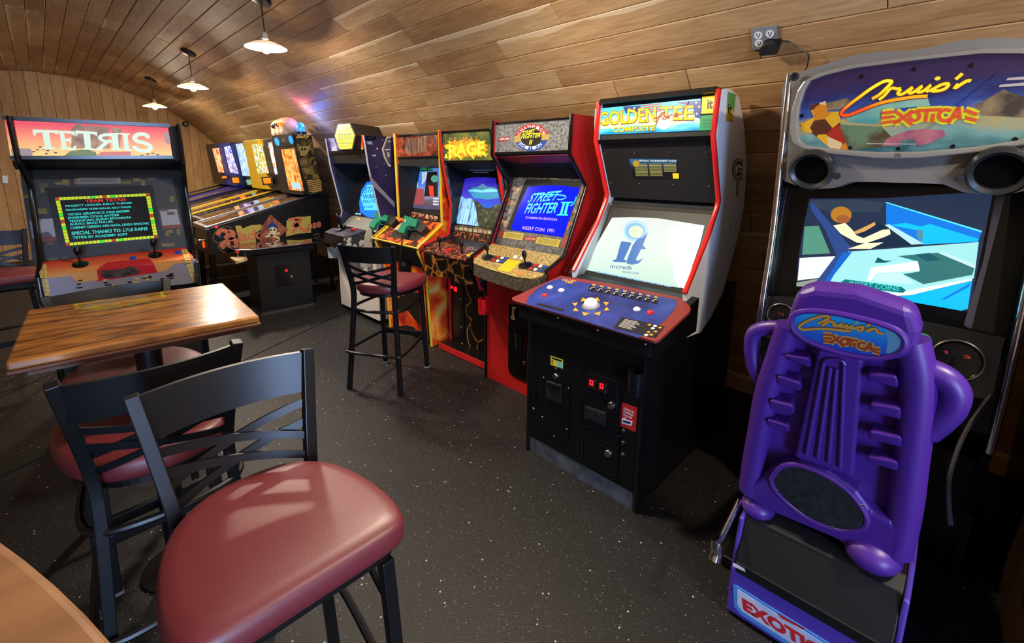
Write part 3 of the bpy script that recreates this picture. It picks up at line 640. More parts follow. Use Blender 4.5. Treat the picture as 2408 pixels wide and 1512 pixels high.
for poly in ([(508, 645), (660, 685), (690, 730), (685, 870), (670, 870), (650, 838)], [(510, 740), (520, 755), (630, 790), (660, 815)], [(495, 955), (660, 1000), (690, 1040)], [(500, 1030), (630, 1090)], [(484, 960), (480, 1150), (500, 1175), (650, 1250), (672, 1240)]): stroke(cdr, 'ridge', pc, [D1(poly)], .006, M('dark ridge', '#1d1e22', .25), .004, sm=2)
RG = M('glowing red', '#ff2330', .3, emit=1.3)
for Q in ([(517, 682), (548, 690), (545, 735), (515, 725)], [(577, 703), (613, 712), (610, 760), (573, 748)]):
    o = art(cdr, 'coin_button', pc, D1(Q), M('button frame', '#3a0a0e', .3), .012)
    x0, y0 = Q[0]; art(o, 'lit_face', pc.off(.012), D1([(x0+4, y0+5), (x0+26, y0+11), (x0+25, y0+42), (x0+3, y0+36)]), RG, .002)
    art(o, 'glyph', pc.off(.014), D1([(x0+9, y0+14), (x0+20, y0+17), (x0+14, y0+34)]), M('dark red', '#5d0a10', .3), .001)
art(cdr, 'coin_slot_bar', pc, [D1([(552, 692), (562, 694), (560, 742), (550, 740)]), D1([(618, 714), (628, 717), (624, 766), (615, 763)])], STEEL, .014)
for q in ((650, 838), (632, 1121)): disc(cdr, 'lock', pc, D1([q])[0], .019, .012, CHROME)
o = art(cdr, 'coin_return', pc, D1([(500, 842), (620, 882), (618, 955), (498, 905)]), M('grey black', '#1c1d20', .5), .012)
art(o, 'return_flap', pc.off(.012), [D1([(507, 856), (553, 870), (552, 918), (506, 900)]), D1([(566, 876), (612, 890), (612, 940), (565, 922)])], BLACKM, .003)
st_ = art(t, 'sticker', PF, D1([(290, 545), (364, 570), (362, 623), (290, 597)]), M('yellow sticker', '#d7cf3a', .5), .002)
art(st_, 'sticker_print', PF.off(.002), [D1([(332, 578), (360, 588), (358, 620), (332, 610)])], M('cyan print', '#6fc3c8', .5), .001)
art(st_, 'sticker_text', PF.off(.002), [D1([(296, 553), (356, 573), (356, 582), (296, 562)]), D1([(296, 570), (301, 572), (301, 592), (296, 590)])], BLACK, .001)
rcd = art(t, 'red_card', PF, D1([(712, 820), (803, 855), (793, 998), (703, 960)]), M('card red', '#b51f22', .45), .002)
text(rcd, 'lettering', PF.off(.002), [(s, *D1([(722, 862+i*19), (722+w_, 862+i*19+w_*.42), (723, 850+i*19)])) for i, (s, w_) in enumerate((('CHECK-IN', 62), ('EXPRESS', 58), ('PLAYER', 52), ('ID', 18)))], WHITE, .0015, bold=.015)
art(rcd, 'picture_print', PF.off(.002), [D1([(712, 915), (775, 935), (768, 962), (712, 945)])], WHITE, .001)
art(rcd, 'card_print', PF.off(.003), [D1([(716, 925), (765, 938), (762, 952), (720, 940)])], M('navy', '#26306a', .5), .001)
for q in D1([(690, 1015), (722, 988), (720, 1060), (718, 1129), (190, 858)]): disc(t, 'bolt', PF, q, .009, .008, STEEL, 12)
art(t, 'hinge', PF, D1([(185, 735), (207, 742), (205, 830), (185, 822)]), BLKPL, .01)
# near side print
o = art(t, 'side_sticker', GS, C8([(1243, 108), (1300, 128), (1280, 325), (1228, 316)]), A('side sticker print', [(.3, '#c9a02c'), (.5, '#d8c24a'), (.65, '#5aa75a')], 2, 'grad', axis=2, coord='Generated', dist=.3), .0015)
text(o, 'lettering', GS.off(.0015), [('it', *C8([(1242, 270), (1268, 278), (1248, 190)]))], BLACK, .001, bold=.02)
text(t, 'emblem_shadow', GS, [('G', *C8([(1270, 742), (1345, 742), (1275, 575)])), ('T', *C8([(1285, 852), (1335, 852), (1288, 690)]))], M('emblem ink', '#2e2c33', .4), .0012, bold=.05)
text(t, 'emblem', GS, [('G', *C8([(1275, 738), (1340, 735), (1280, 582)])), ('T', *C8([(1290, 846), (1330, 846), (1293, 700)]))], M('emblem cream', '#bdb18c', .4), .002, bold=.0)
for q in C8([(1255, 1060), (1262, 1092)]): disc(t, 'bolt', GS, q, .006, .004, STEEL, 10)
cup_holder('cup', 'black cup holder on the right front of the golf cabinet', PX_(1.715).hit(D1([(792, 775)])[0]), M('black translucent plastic', '#0e1116', .15), (-1, 0, 0), h=.11)
# ------------------------------------------------------------------ fighting-game cabinet
t = thing('arcade_cabinet', 'red fighting-game arcade cabinet with grey stone marquee and bright blue screen', 'arcade machine', (2.22, 2.1, 0)); BND[t.name] = (1.742, 2.455)
sp_ = [(2.29, 1.915), (2.28, 1.68), (2.35, 1.605), (2.46, 1.485), (2.45, 1.45), (2.26, 1.05), (2.085, .975), (2.085, .88), (2.215, .79), (2.215, 0), (2.95, 0), (2.95, 1.1), (2.8, 1.5), (2.70, 1.72), (2.57, 1.915)]
SR = M('cabinet red', '#b01a1e', .4)
sides(t, sp_, 1.742, 2.453, SR, BLKPL, nfront=10)
MB().xz([(2.315, 1.90), (2.305, 1.675), (2.47, 1.60), (2.50, 1.52), (2.30, 1.02), (2.24, .95), (2.24, 0), (2.93, 0), (2.93, 1.1), (2.78, 1.5), (2.66, 1.75), (2.56, 1.9)], 1.762, 2.433).build('body', BLACKM, t)
for y in (1.764, 2.4325): MB().xz([(2.31, 1.66), (2.47, 1.48), (2.28, 1.05), (2.52, 1.05), (2.55, 1.66)], y-.001, y+.0015).build('inner_cheek', BLACK, t)
MB().box(2.222, 2.24, 1.762, 2.433, .0, .90).build('front_panel', M('front red', '#c3211f', .4), t)
FM = PXZ((2.315, 1.90), (2.305, 1.675)); FB = PXZ((2.50, 1.52), (2.30, 1.02)); FC = PXZ((2.27, 1.03), (2.085, .955)); FF = PX_(2.222); FU = PXZ((2.305, 1.675), (2.47, 1.60))
GRAN = A('granite print', [(.35, '#6a6a68'), (.5, '#9a9a97'), (.6, '#b8b8b4')], 60, detail=4, rough=.4, emit=.28)
mq = art(t, 'marquee', FM, C7([(222, 158), (866, 105), (850, 362), (228, 382)]), GRAN, .005); ml = FM.off(.005)
art(t, 'marquee_frame', FM, [C7([(200, 140), (880, 90), (880, 106), (205, 160)]), C7([(215, 382), (862, 362), (862, 385), (225, 402)])], BLKPL, .012)
art(t, 'speaker_panel', FU, C7([(255, 415), (870, 395), (905, 460), (445, 470), (300, 440)]), M('shadow red', '#8c1a24', .45), .003)
art(mq, 'capcom_plate', ml, C7([(253, 258), (344, 248), (342, 287), (253, 294)]), M('plate red', '#b3262b', .4, emit=.4), .001)
text(mq, 'plate_lettering', ml, [('CAPCOM', *C7([(260, 282), (338, 276), (260, 264)]))], M('lit white print', '#f2f2ee'), .002, bold=.02)
up = [(530+140*math.cos(math.pi+math.pi*i/16), 262+118*math.sin(math.pi+math.pi*i/16)) for i in range(17)]
lo_ = [(525+132*math.cos(math.pi*i/16), 262+108*math.sin(math.pi*i/16)) for i in range(17)]
art(mq, 'emblem_upper', ml, C7(up), M('emblem red', '#d2352b', .4, emit=.5), .001)
art(mq, 'emblem_lower', ml, C7(lo_), M('emblem blue', '#1c50b0', .4, emit=.5), .001)
art(mq, 'emblem_ribbon', ml, C7([(375, 255), (440, 230), (615, 225), (682, 232), (665, 262), (680, 275), (600, 282), (450, 292), (378, 302), (392, 275)]), M('emblem sand', '#d6b25c', .4, emit=.5), .0016)
art(mq, 'emblem_disc', ml, C7(ell(525, 255, 88, 78)), M('emblem dark', '#1d1a16', .4, emit=.2), .0022)
def arc_text(par, name, pl, s, c, rx, ry, a0, a1, hh, mt, lift, flip=False):
    n = len(s); L = []
    for i, ch in enumerate(s):
        if ch == ' ': continue
        a = a0+(a1-a0)*(i+.5)/n; d = abs(a1-a0)/n*.38
        def P(an, rr_): return (c[0]+(rx+rr_)*math.cos(an), c[1]+(ry+rr_)*math.sin(an))
        if not flip: L.append((ch, P(a-d, 0), P(a+d, 0), P(a-d, hh)))
        else: L.append((ch, P(a+d, hh), P(a-d, hh), P(a+d, 0)))
    return text(par, name, pl, [(s_, *C7([p, q, r])) for s_, p, q, r in L], mt, lift)
arc_text(mq, 'lettering_arc', ml, 'CHAMPION', (530, 262), 100, 80, math.pi*1.1, math.pi*1.9, 28, M('lit white print', '#f2f2ee'), .002)
arc_text(mq, 'lettering_arc', ml, 'EDITION', (525, 262), 90, 68, math.pi*.84, math.pi*.2, 28, M('lit white print', '#f2f2ee'), .002, True)
text(mq, 'lettering', ml, [('STREET', *C7([(452, 240), (560, 222), (455, 205)])), ('FIGHTER', *C7([(440, 272), (605, 255), (445, 235)])), ('II', *C7([(508, 318), (540, 314), (508, 280)]))], M('emblem yellow', '#ecd92c', .4, emit=.8), .004, bold=.035, shear=.25)
bz = art(t, 'bezel', FB, C7([(415, 480), (935, 480), (1005, 620), (1000, 680), (800, 1240), (200, 1150), (340, 690)]), A('granite bezel print', [(.35, '#343434'), (.5, '#505050'), (.62, '#6a6a68')], 60, rough=.45), .002)
fb = FB.off(.002)
art(bz, 'screen_surround', fb, C7([(480, 603), (950, 617), (790, 1083), (320, 1020)]), BLACKM, .001)
sc_ = art(t, 'screen', FB, C7([(500, 668), (640, 656), (780, 658), (930, 675), (790, 1083), (600, 1055), (480, 1040), (362, 1022), (365, 1000), (420, 840)]), M('screen royal blue', '#0a18d8', .12, emit=1.25), .005)
fs = FB.off(.005)
text(sc_, 'picture_title', fs, [('STREET', *C7([(490, 800), (740, 778), (530, 722)])), ('FIGHTER', *C7([(465, 890), (725, 885), (490, 805)]))], A('title aqua', [(0, '#1d7fe0'), (.5, '#1fc9d8'), (1, '#37e2a8')], 2, 'grad', axis=2, coord='Generated', emit=1.1), .002, bold=.02, shear=.3)
art(sc_, 'picture_numeral', fs, [C7([(775, 790), (870, 790), (866, 800), (838, 802), (815, 890), (832, 896), (828, 905), (735, 903), (740, 894), (762, 890), (788, 802), (770, 800)])], M('title aqua flat', '#2fd0c8', .3, emit=1.1), .002)
art(sc_, 'picture_numeral_gap', fs, [C7([(808, 802), (818, 802), (795, 892), (783, 892)])], M('screen royal blue', '#0a18d8'), .003)
stroke(sc_, 'picture_flourish', fs, [C7([(560, 728), (690, 730), (790, 738), (812, 755), (775, 772), (740, 770)]), C7([(848, 825), (880, 800), (900, 748)])], .008, M('title aqua flat', '#2fd0c8'), .002)
text(sc_, 'picture_text', fs, [('CHAMPION EDITION', *C7([(478, 928), (738, 948), (480, 910)])), ('INSERT COIN  1991', *C7([(450, 1018), (712, 1046), (456, 990)]))], M('title pink', '#c9a9e8', .3, emit=.9), .002, bold=.01)
for i, Q in enumerate(([(500, 545), (562, 545), (555, 598), (495, 595)], [(585, 545), (652, 545), (650, 603), (580, 600)], [(785, 543), (853, 545), (850, 605), (780, 603)], [(885, 548), (942, 552), (940, 608), (878, 605)], [(432, 540), (490, 537), (478, 590), (415, 605)], [(375, 670), (432, 667), (425, 722), (365, 725)], [(335, 760), (400, 757), (390, 815), (325, 822)], [(305, 848), (370, 845), (358, 905), (292, 912)], [(262, 945), (330, 940), (322, 998), (252, 1000)], [(950, 670), (1005, 680), (985, 735), (930, 725)], [(915, 750), (965, 755), (950, 815), (895, 808)], [(880, 850), (935, 858), (915, 920), (860, 910)], [(832, 955), (880, 962), (865, 1028), (815, 1018)])):
    art(bz, 'portrait_print', fb, C7(Q), A('portrait print %d' % (i % 3), [(.35, ('#2a2320', '#1f2a33', '#33201c')[i % 3]), (.5, '#8a7a66'), (.62, ('#a33a2c', '#4a6a8a', '#c0a080')[i % 3])], 30, detail=2, rough=.5), .0015)
art(bz, 'name_plate', fb, C7([(672, 552), (758, 555), (752, 602), (665, 598)]), M('plate khaki', '#a99a3c', .5), .0015)
text(bz, 'name_lettering', fb, [('Air', *C7([(692, 574), (735, 576), (694, 558)])), ('Powers!', *C7([(680, 594), (744, 597), (682, 579)]))], BLACK, .003)
art(bz, 'instruction_card', fb, [C7([(308, 1036), (468, 1052), (448, 1110), (288, 1085)]), C7([(578, 1080), (768, 1105), (748, 1165), (560, 1133)])], M('card yellow', '#b3a43a', .5), .0015)
art(bz, 'instruction_text', fb, [cell(C7([(312, 1042), (462, 1058), (446, 1102), (296, 1082)]), .05, .08+i*.18, .95, .14+i*.18) for i in range(5)]+[cell(C7([(582, 1086), (762, 1110), (746, 1158), (566, 1130)]), .05, .08+i*.18, .95, .14+i*.18) for i in range(5)], M('ink olive', '#5e5620', .5), .0022)
art(bz, 'maker_plate', fb, C7([(475, 1072), (568, 1080), (560, 1118), (465, 1105)]), M('plate red', '#b3262b'), .0015)
text(bz, 'maker_lettering', fb, [('CAPCOM', *C7([(476, 1102), (556, 1110), (480, 1084)]))], M('print sand', '#caa98a', .5), .0025, bold=.02)
art(bz, 'corner_print', fb, [C7([(240, 1035), (308, 1022), (290, 1080), (225, 1082)]), C7([(805, 1060), (858, 1080), (820, 1180), (765, 1160)])], M('print dull red', '#8a3a34', .5), .0012)
GOLDP = A('sand granite print', [(.35, '#6f5d33'), (.5, '#9a8550'), (.65, '#b8a468')], 70, rough=.45)
cp = art(t, 'control_panel', FC, C7([(205, 1148), (785, 1250), (760, 1290), (655, 1385), (600, 1425), (530, 1440), (400, 1425), (150, 1350), (48, 1308), (55, 1275)]), GOLDP, .012)
pts = [FC.off(.012).hit(q) for q in C7([(48, 1308), (150, 1350), (400, 1425), (530, 1440), (600, 1425), (655, 1385)])]
m = MB(); n = len(pts); m.v = pts+[p+Vector((0, 0, -.075)) for p in pts]; m.f = [(i, i+1, n+i+1, n+i) for i in range(n-1)]
m.build('panel_lip', A('dark granite lip', [(.4, '#3a352c'), (.6, '#5e564a')], 70, rough=.5), cp)
MB().xz([(2.10, .94), (2.10, .875), (2.24, .86), (2.3, 1.0)], 1.765, 2.43).build('panel_box', BLACK, t)
fc = FC.off(.012)
joystick(cp, fc, C7([(168, 1252)])[0], .1); joystick(cp, fc, C7([(475, 1318)])[0], .1, base=.045)
for c in ((168, 1252), (475, 1318)): art(cp, 'joystick_print', fc, C7(ell(*c, 55, 28)), M('dark olive print', '#3a3424', .5), .001)
for bx, by, k in ((248, 1250, 1), (560, 1318, 1.12)):
    art(cp, 'button_plate', fc, C7([(bx-35*k, by-18*k), (bx+100*k, by+2*k), (bx+60*k, by+56*k), (bx-75*k, by+32*k)]), M('dark olive print', '#3a3424'), .001)
    for i, mt in enumerate((REDB, WHITE, BLUEB)):
        for j in (0, 1): button(cp, fc, C7([(bx+(i*36-j*36)*k, by+(i*6+j*24)*k)])[0], .011, mt, .006)
button(cp, fc, C7([(393, 1248)])[0], .013, WHITE); button(cp, fc, C7([(443, 1262)])[0], .009, WHITE)
art(cp, 'instruction_card', fc, C7([(335, 1265), (440, 1285), (340, 1372), (238, 1352)]), M('bright yellow print', '#d8b21e', .45), .0015)
art(cp, 'orange_card', fc, C7([(385, 1358), (480, 1378), (468, 1395), (372, 1375)]), M('orange print', '#c77a3a', .5), .0015)
cdr = art(t, 'coin_door', FF, F6([(1000, 395), (1015, 375), (1210, 400), (1210, 1295), (1040, 1215), (1005, 1180), (993, 1120)]), BLKPL, .01)
disc(cdr, 'lock', FF.off(.01), F6([(1178, 1080)])[0], .016, .012, STEEL)
stroke(cdr, 'ridge', FF.off(.01), [F6([(1020, 1030), (1160, 1090)]), F6([(1020, 960), (1195, 1030)])], .005, M('dark ridge', '#1d1e22'), .003, sm=0)
art(t, 'coin_mech', FF.off(.01), F6([(1040, 408), (1078, 415), (1075, 430), (1060, 440), (1060, 530), (1072, 545), (1065, 565), (1030, 555), (1022, 525), (1035, 505)]), M('coin mech cream', '#c9b79a', .4), .008)
cup_holder('cup', 'black cup holder on the red cabinet coin door, half hidden by the golf cabinet', PX_(2.165).hit(F6([(1128, 915)])[0]), M('black translucent plastic', '#0e1116'), (-1, 0, 0), h=.13, r=.04)
cup_holder('cup', 'bright red cup holder clipped to the edge of the red cabinet', PX_(2.155).hit(F6([(685, 490)])[0]), M('cup red', '#d8141c', .25), (-1, 0, 0), h=.115, r=.037)
# ------------------------------------------------------------------ lava cabinet
def block(t, prof, y0, y1, name, mat, **k): return MB().xz(prof, y0, y1).build(name, mat, t, **k)
t = thing('arcade_cabinet', 'arcade cabinet with glowing lava cracks, yellow flame lettering and waterfall on its screen', 'arcade machine', (2.3, 2.82, 0)); BND[t.name] = (2.475, 3.155)
REDS = M('flame side print red', '#a8201c', .4)
pp = [(2.35, 1.885), (2.37, 1.64), (2.45, 1.28), (2.42, 1.02), (2.145, .955), (2.145, .87), (2.2, .70), (2.42, .655), (2.42, .0), (2.95, 0), (2.95, 1.1), (2.8, 1.5), (2.62, 1.87)]
sides(t, pp, 2.475, 3.155, A('dragon side print', [(.4, '#151012'), (.55, '#4a4a50'), (.65, '#8a8a90'), (.72, '#201a1c')], 9, detail=5, dist=2), REDT, nfront=9)
block(t, [(2.375, 1.87), (2.39, 1.65), (2.5, 1.58), (2.62, 1.56), (2.47, 1.02), (2.44, .9), (2.44, .06), (2.93, .06), (2.93, 1.1), (2.75, 1.56), (2.6, 1.85)], 2.495, 3.135, 'body', BLACKM)
for y in (2.497, 3.1335): block(t, [(2.40, 1.64), (2.47, 1.28), (2.43, 1.03), (2.6, 1.05), (2.66, 1.6)], y-.001, y+.0015, 'inner_cheek', BLACK)
RM = PXZ((2.375, 1.87), (2.39, 1.65)); RB = PXZ((2.62, 1.56), (2.47, 1.02)); RC = PXZ((2.43, 1.025), (2.145, .96)); RS = PXZ((2.145, .955), (2.19, .70)); RF = PX_(2.44); RU = PXZ((2.39, 1.65), (2.5, 1.58))
mq = art(t, 'marquee', RM, C5([(1500, 235), (2088, 200), (2130, 555), (1515, 560)]), A('mossy marquee print', [(.3, '#3a4a20'), (.5, '#6f7a34'), (.7, '#a08a3a')], 6, detail=5, dist=1, emit=.6), .004); ml = RM.off(.004)
fl_b = [(1530, 375), (1600, 350), (1570, 320), (1640, 330), (1660, 300), (1700, 325), (1760, 300), (1800, 320), (1850, 295), (1900, 320), (1960, 300), (1985, 330), (2050, 310), (2020, 350), (2080, 375), (2040, 400), (2070, 430), (2030, 450), (2080, 490), (2010, 490), (1990, 520), (1930, 500), (1900, 540), (1850, 505), (1780, 520), (1745, 545), (1700, 510), (1640, 545), (1620, 500), (1570, 470), (1600, 430), (1550, 410)]
art(mq, 'flame_print', ml, C5(fl_b), A('flame lit print', [(.3, '#e05a12'), (.5, '#f49a1c'), (.7, '#f7d02a')], 14, emit=1.1), .001)
text(mq, 'lettering', ml, [('RAGE', *C5([(1600, 520), (2040, 480), (1590, 370)]))], M('rage yellow', '#ffe43a', .3, emit=1.25), .003, bold=.03)
art(mq, 'lettering_claws', ml, [C5([(1590, 500), (1640, 500), (1600, 560)]), C5([(1690, 500), (1730, 500), (1750, 555)]), C5([(1860, 490), (1890, 490), (1900, 550)]), C5([(2000, 480), (2040, 480), (2060, 520)])], M('rage yellow', '#ffe43a'), .003)
text(mq, 'lettering_small', ml, [('P R I M A L', *C5([(1605, 350), (1965, 335), (1600, 280)]))], M('primal orange', '#f0a23a', .3, emit=.9), .003, bold=-.01)
art(mq, 'maker_mark', ml, C5([(1540, 530), (1555, 480), (1565, 480), (1580, 530)]), M('rage yellow', '#ffe43a'), .002)
art(t, 'marquee_frame', RM, [C5([(1490, 205), (2085, 170), (2088, 200), (1495, 235)]), C5([(1510, 560), (2135, 555), (2140, 590), (1515, 592)])], BLKPL, .01)
art(t, 'card_strip', RU, [C5([(1845, 672), (2145, 672), (2145, 684), (1848, 684)]), C5([(1888, 700), (2085, 700), (2085, 710), (1888, 710)])], M('pale strip', '#8f8f98', .4), .002)
s_ = art(t, 'screen', RB, C5([(1775, 790), (1900, 768), (2050, 765), (2165, 778), (2235, 1100), (2130, 1390), (1960, 1365), (1690, 1335), (1690, 1290), (1710, 1010), (1760, 810)]), A('evening sky picture', [(.0, '#1b3a8f'), (.3, '#2a7fb0'), (.5, '#2f63d0'), (.75, '#4a3fd0'), (1, '#2b1fb0')], 5, 'grad', axis=2, coord='Generated', dist=.25, emit=1.0, rough=.15), .004); rs = RB.off(.004)
art(s_, 'picture_mountain', rs, C5([(1880, 890), (1950, 880), (2010, 845), (2060, 880), (2160, 890), (2190, 925), (1830, 930)]), M('picture teal', '#2a7fa8', .3, emit=.8), .001)
art(s_, 'picture_lake', rs, C5([(1830, 925), (1900, 910), (2000, 925), (2100, 905), (2185, 915), (2195, 945), (2000, 955), (1840, 940)]), M('picture foam', '#6fd0e0', .3, emit=1), .0015)
art(s_, 'picture_water', rs, C5([(1840, 945), (2000, 960), (2195, 950), (2210, 1020), (2080, 1040), (1900, 1020)]), M('picture lagoon', '#2f96c0', .3, emit=.9), .001)
art(s_, 'picture_falls', rs, C5([(1715, 1010), (1760, 1000), (1800, 1030), (1850, 1020), (1890, 1040), (1920, 1130), (1955, 1365), (1690, 1330), (1695, 1180)]), A('waterfall picture', [(.35, '#2a4a7a'), (.5, '#7fc0f0'), (.6, '#b8e4ff'), (.7, '#3a6aa0')], 12, vs=(1, 4, .5), dist=.8, emit=1), .0015)
art(s_, 'picture_forest', rs, C5([(1890, 1040), (1960, 1070), (2010, 1130), (2090, 1150), (2200, 1090), (2240, 1110), (2130, 1395), (1955, 1370), (1925, 1130)]), A('forest picture', [(.35, '#14150f'), (.55, '#2f3a20'), (.7, '#6a7a4a')], 25, emit=.7), .002)
art(s_, 'picture_cloud', rs, C5([(1780, 860), (1860, 850), (1960, 835), (1880, 880), (1780, 900)]), M('picture violet', '#3a2fb8', .3, emit=1), .001)
art(t, 'picture_strip', RB, C5([(1590, 1345), (1690, 1345), (2120, 1400), (2100, 1470), (1580, 1400)]), A('bezel stone print', [(.4, '#3a3024'), (.6, '#6a5a40')], 20), .003)
for i in range(9):
    x = 1610+i*58; y = 1360+i*7.5; art(t, 'portrait_tile', RB, C5([(x, y), (x+42, y+5), (x+40, y+48), (x-2, y+43)]), A('portrait tile', [(.4, '#8a7a5a'), (.55, '#d8cbb0'), (.65, '#4a3a28')], 40), .006)
LAVA = A('lava crack print', [(0, '#e8a23a'), (.035, '#c8742a'), (.075, '#4a2a12'), (.2, '#1d130b')], 9, 'crack', dist=.05, rough=.35)
LAVAF = A('fine lava print', [(0, '#d87a4a'), (.03, '#a8503a'), (.07, '#3a2418'), (.2, '#2a1c12')], 16, 'crack', dist=.06, rough=.35)
art(t, 'panel_back', RB, C5([(1560, 1405), (2100, 1475), (2060, 1560), (1545, 1500)]), LAVAF, .002)
cp = art(t, 'control_panel', RC, C6([(900, 345), (1060, 265), (1450, 330), (1480, 345), (1345, 448)]), LAVAF, .01)
MB().xz([(2.15, .95), (2.15, .88), (2.44, .86), (2.44, 1.0)], 2.497, 3.133).build('panel_box', BLACK, t)
sk = art(t, 'front_skirt', RS, C6([(898, 352), (1342, 450), (1352, 560), (1375, 640), (1340, 640), (1275, 625), (1220, 610), (1150, 570), (1100, 570), (940, 545)]), LAVA, .012)
rc_ = RC.off(.01)
joystick(cp, rc_, C6([(1075, 322)])[0], .1, base=.01); joystick(cp, rc_, C6([(1272, 366)])[0], .1, base=.01)
for c, mt in (((1130, 338), REDB), ((1152, 330), REDB), ((1180, 325), REDB), ((1140, 352), REDB), ((1330, 382), YELB), ((1362, 366), YELB)): button(cp, rc_, C6([c])[0], .013, mt)
st_ = MB().box(2.30, 2.44, 2.475, 3.155, 0, .06).build('step', BLACK, t); MB().box(2.292, 2.302, 2.475, 3.155, .005, .06).build('step_edge', REDT, st_, bevel=.003)
lf = art(t, 'lower_front', RF, F6([(230, 60), (560, 130), (725, 180), (725, 1010), (262, 830)]), M('lower black', '#120d0a', .35), .004); l_ = RF.off(.004)
stroke(t, 'lava_print', l_, [F6([(480, 150), (500, 230), (545, 345), (485, 410), (505, 520), (550, 560), (500, 690), (520, 850), (580, 935)]), F6([(540, 545), (545, 680), (620, 820), (690, 790)]), F6([(625, 820), (610, 960)]), F6([(265, 215), (275, 330), (265, 440)]), F6([(265, 660), (275, 730), (305, 810)])], .013, A('lava vein print', [(.3, '#8a4a1c'), (.6, '#d89a3a')], 20), .002)
cdr = art(t, 'coin_door', l_, F6([(290, 130), (455, 175), (465, 880), (330, 830), (285, 790)]), BLKPL, .008); ld_ = l_.off(.008)
for Q in ([(300, 160), (328, 165), (328, 195), (302, 190)], [(345, 175), (375, 180), (375, 230), (347, 222)]): art(cdr, 'coin_button', ld_, F6(Q), RG, .006)
for q in ((422, 317), (430, 652), (437, 852)): disc(cdr, 'lock', ld_, F6([q])[0], .012, .01, CHROME)
stroke(cdr, 'ridge', ld_, [F6([(300, 350), (395, 380)]), F6([(300, 410), (390, 440)]), F6([(360, 600), (440, 650)])], .005, M('dark ridge', '#1d1e22'), .003, sm=0)
# ------------------------------------------------------------------ light-gun cabinet
t = thing('arcade_cabinet', 'flame-covered shooting arcade cabinet with yellow trim and unlit marquee', 'arcade machine', (2.28, 3.6, 0)); BND[t.name] = (3.24, 3.965)
FLAME = A('flame body print', [(.3, '#2a0d0a'), (.4, '#a8241a'), (.5, '#ee4a1c'), (.6, '#f8922e'), (.7, '#f4c878')], 3.2, detail=5, dist=1.2, rough=.35)
FLAME2 = A('flame panel print', [(.35, '#150d0a'), (.48, '#6a2412'), (.56, '#d8581c'), (.68, '#f0a03a')], 7, detail=4, dist=1.5, rough=.35)
YT = M('yellow moulding', '#e0bd22', .35)
ap = [(2.42, 1.90), (2.425, 1.50), (2.43, 1.10), (2.17, .925), (2.17, .88), (2.245, .72), (2.285, 0), (2.95, 0), (2.95, 1.1), (2.8, 1.5), (2.62, 1.88)]
sides(t, ap, 3.24, 3.965, FLAME, YT, nfront=7)
block(t, [(2.45, 1.885), (2.45, 1.60), (2.7, 1.58), (2.56, 1.06), (2.42, 1.06), (2.22, .86), (2.27, .70), (2.305, .02), (2.93, .02), (2.93, 1.1), (2.78, 1.5), (2.6, 1.87)], 3.26, 3.945, 'body', M('charcoal inside', '#1e1f22', .5))
AM = PX_(2.45); AB = PXZ((2.7, 1.58), (2.56, 1.06)); AC = PXZ((2.42, 1.085), (2.185, .922)); AF = PXZ((2.27, .70), (2.305, .02))
for y in (3.262, 3.9435): block(t, [(2.44, 1.62), (2.44, 1.1), (2.57, 1.1), (2.7, 1.6)], y-.001, y+.0015, 'inner_cheek', M('charcoal inside', '#1e1f22'))
mq = art(t, 'marquee', AM, C5([(905, 280), (1455, 240), (1462, 500), (925, 518)]), A('dim ember print', [(.3, '#2a1210'), (.5, '#7a3222'), (.65, '#b05a3a')], 12, detail=4, dist=1), .004)
art(mq, 'marquee_plate', AM.off(.004), C5([(1065, 290), (1325, 270), (1325, 460), (1060, 475)]), A('dim plate print', [(.4, '#5a3f34'), (.6, '#8a6a58')], 9, vs=(1, 4, 1), detail=3), .001)
art(t, 'marquee_frame', AM, [C5([(895, 255), (1460, 210), (1458, 238), (900, 280)]), C5([(925, 520), (1465, 500), (1468, 522), (928, 540)])], BLACK, .012)
art(t, 'bezel', AB, C5([(1090, 640), (1480, 630), (1500, 1190), (1130, 1180)]), BLACKM, .002)
s_ = art(t, 'screen', AB, C5([(1118, 660), (1300, 650), (1480, 650), (1497, 1165), (1300, 1155), (1150, 1140), (1125, 1100)]), A('lane picture', [(.0, '#39508a'), (.3, '#5f4a58'), (.55, '#8a98b8'), (.75, '#3f73d8'), (1, '#5a8ae0')], 6, 'grad', axis=2, coord='Generated', dist=.3, emit=.9, rough=.15), .004); as_ = AB.off(.004)
art(s_, 'picture_bar', as_, C5([(1160, 655), (1395, 650), (1395, 688), (1160, 692)]), M('picture dark green', '#123a24', .3, emit=.7), .001)
text(s_, 'picture_text', as_, [('1 CREDIT(S)  I IN', *C5([(1168, 684), (1388, 680), (1170, 662)]))], M('picture green', '#3fd08a', .3, emit=1), .002)
art(s_, 'picture_street', as_, C5([(1140, 900), (1285, 905), (1290, 1100), (1145, 1095)]), M('picture mauve', '#a04a52', .3, emit=.8), .001)
art(s_, 'picture_sky', as_, C5([(1180, 705), (1262, 700), (1262, 810), (1190, 800)]), M('picture sky blue', '#2f7fe0', .3, emit=1.1), .001)
art(s_, 'picture_walls', as_, [C5([(1128, 800), (1215, 815), (1215, 885), (1130, 890)]), C5([(1262, 705), (1330, 703), (1310, 800), (1262, 860)])], M('picture pale', '#c8d4e8', .3, emit=.9), .0012)
art(s_, 'picture_pillar', as_, C5([(1330, 700), (1450, 695), (1460, 1000), (1290, 1000), (1310, 850)]), M('picture brown', '#2a1f22', .3, emit=.6), .0014)
art(s_, 'picture_crate', as_, C5([(1345, 870), (1405, 872), (1410, 1000), (1362, 1005)]), M('picture red', '#d83a2a', .3, emit=1), .002)
art(s_, 'picture_lamp', as_, C5(ell(1420, 785, 45, 45)), M('picture mint', '#5fb89a', .3, emit=.8), .0018)
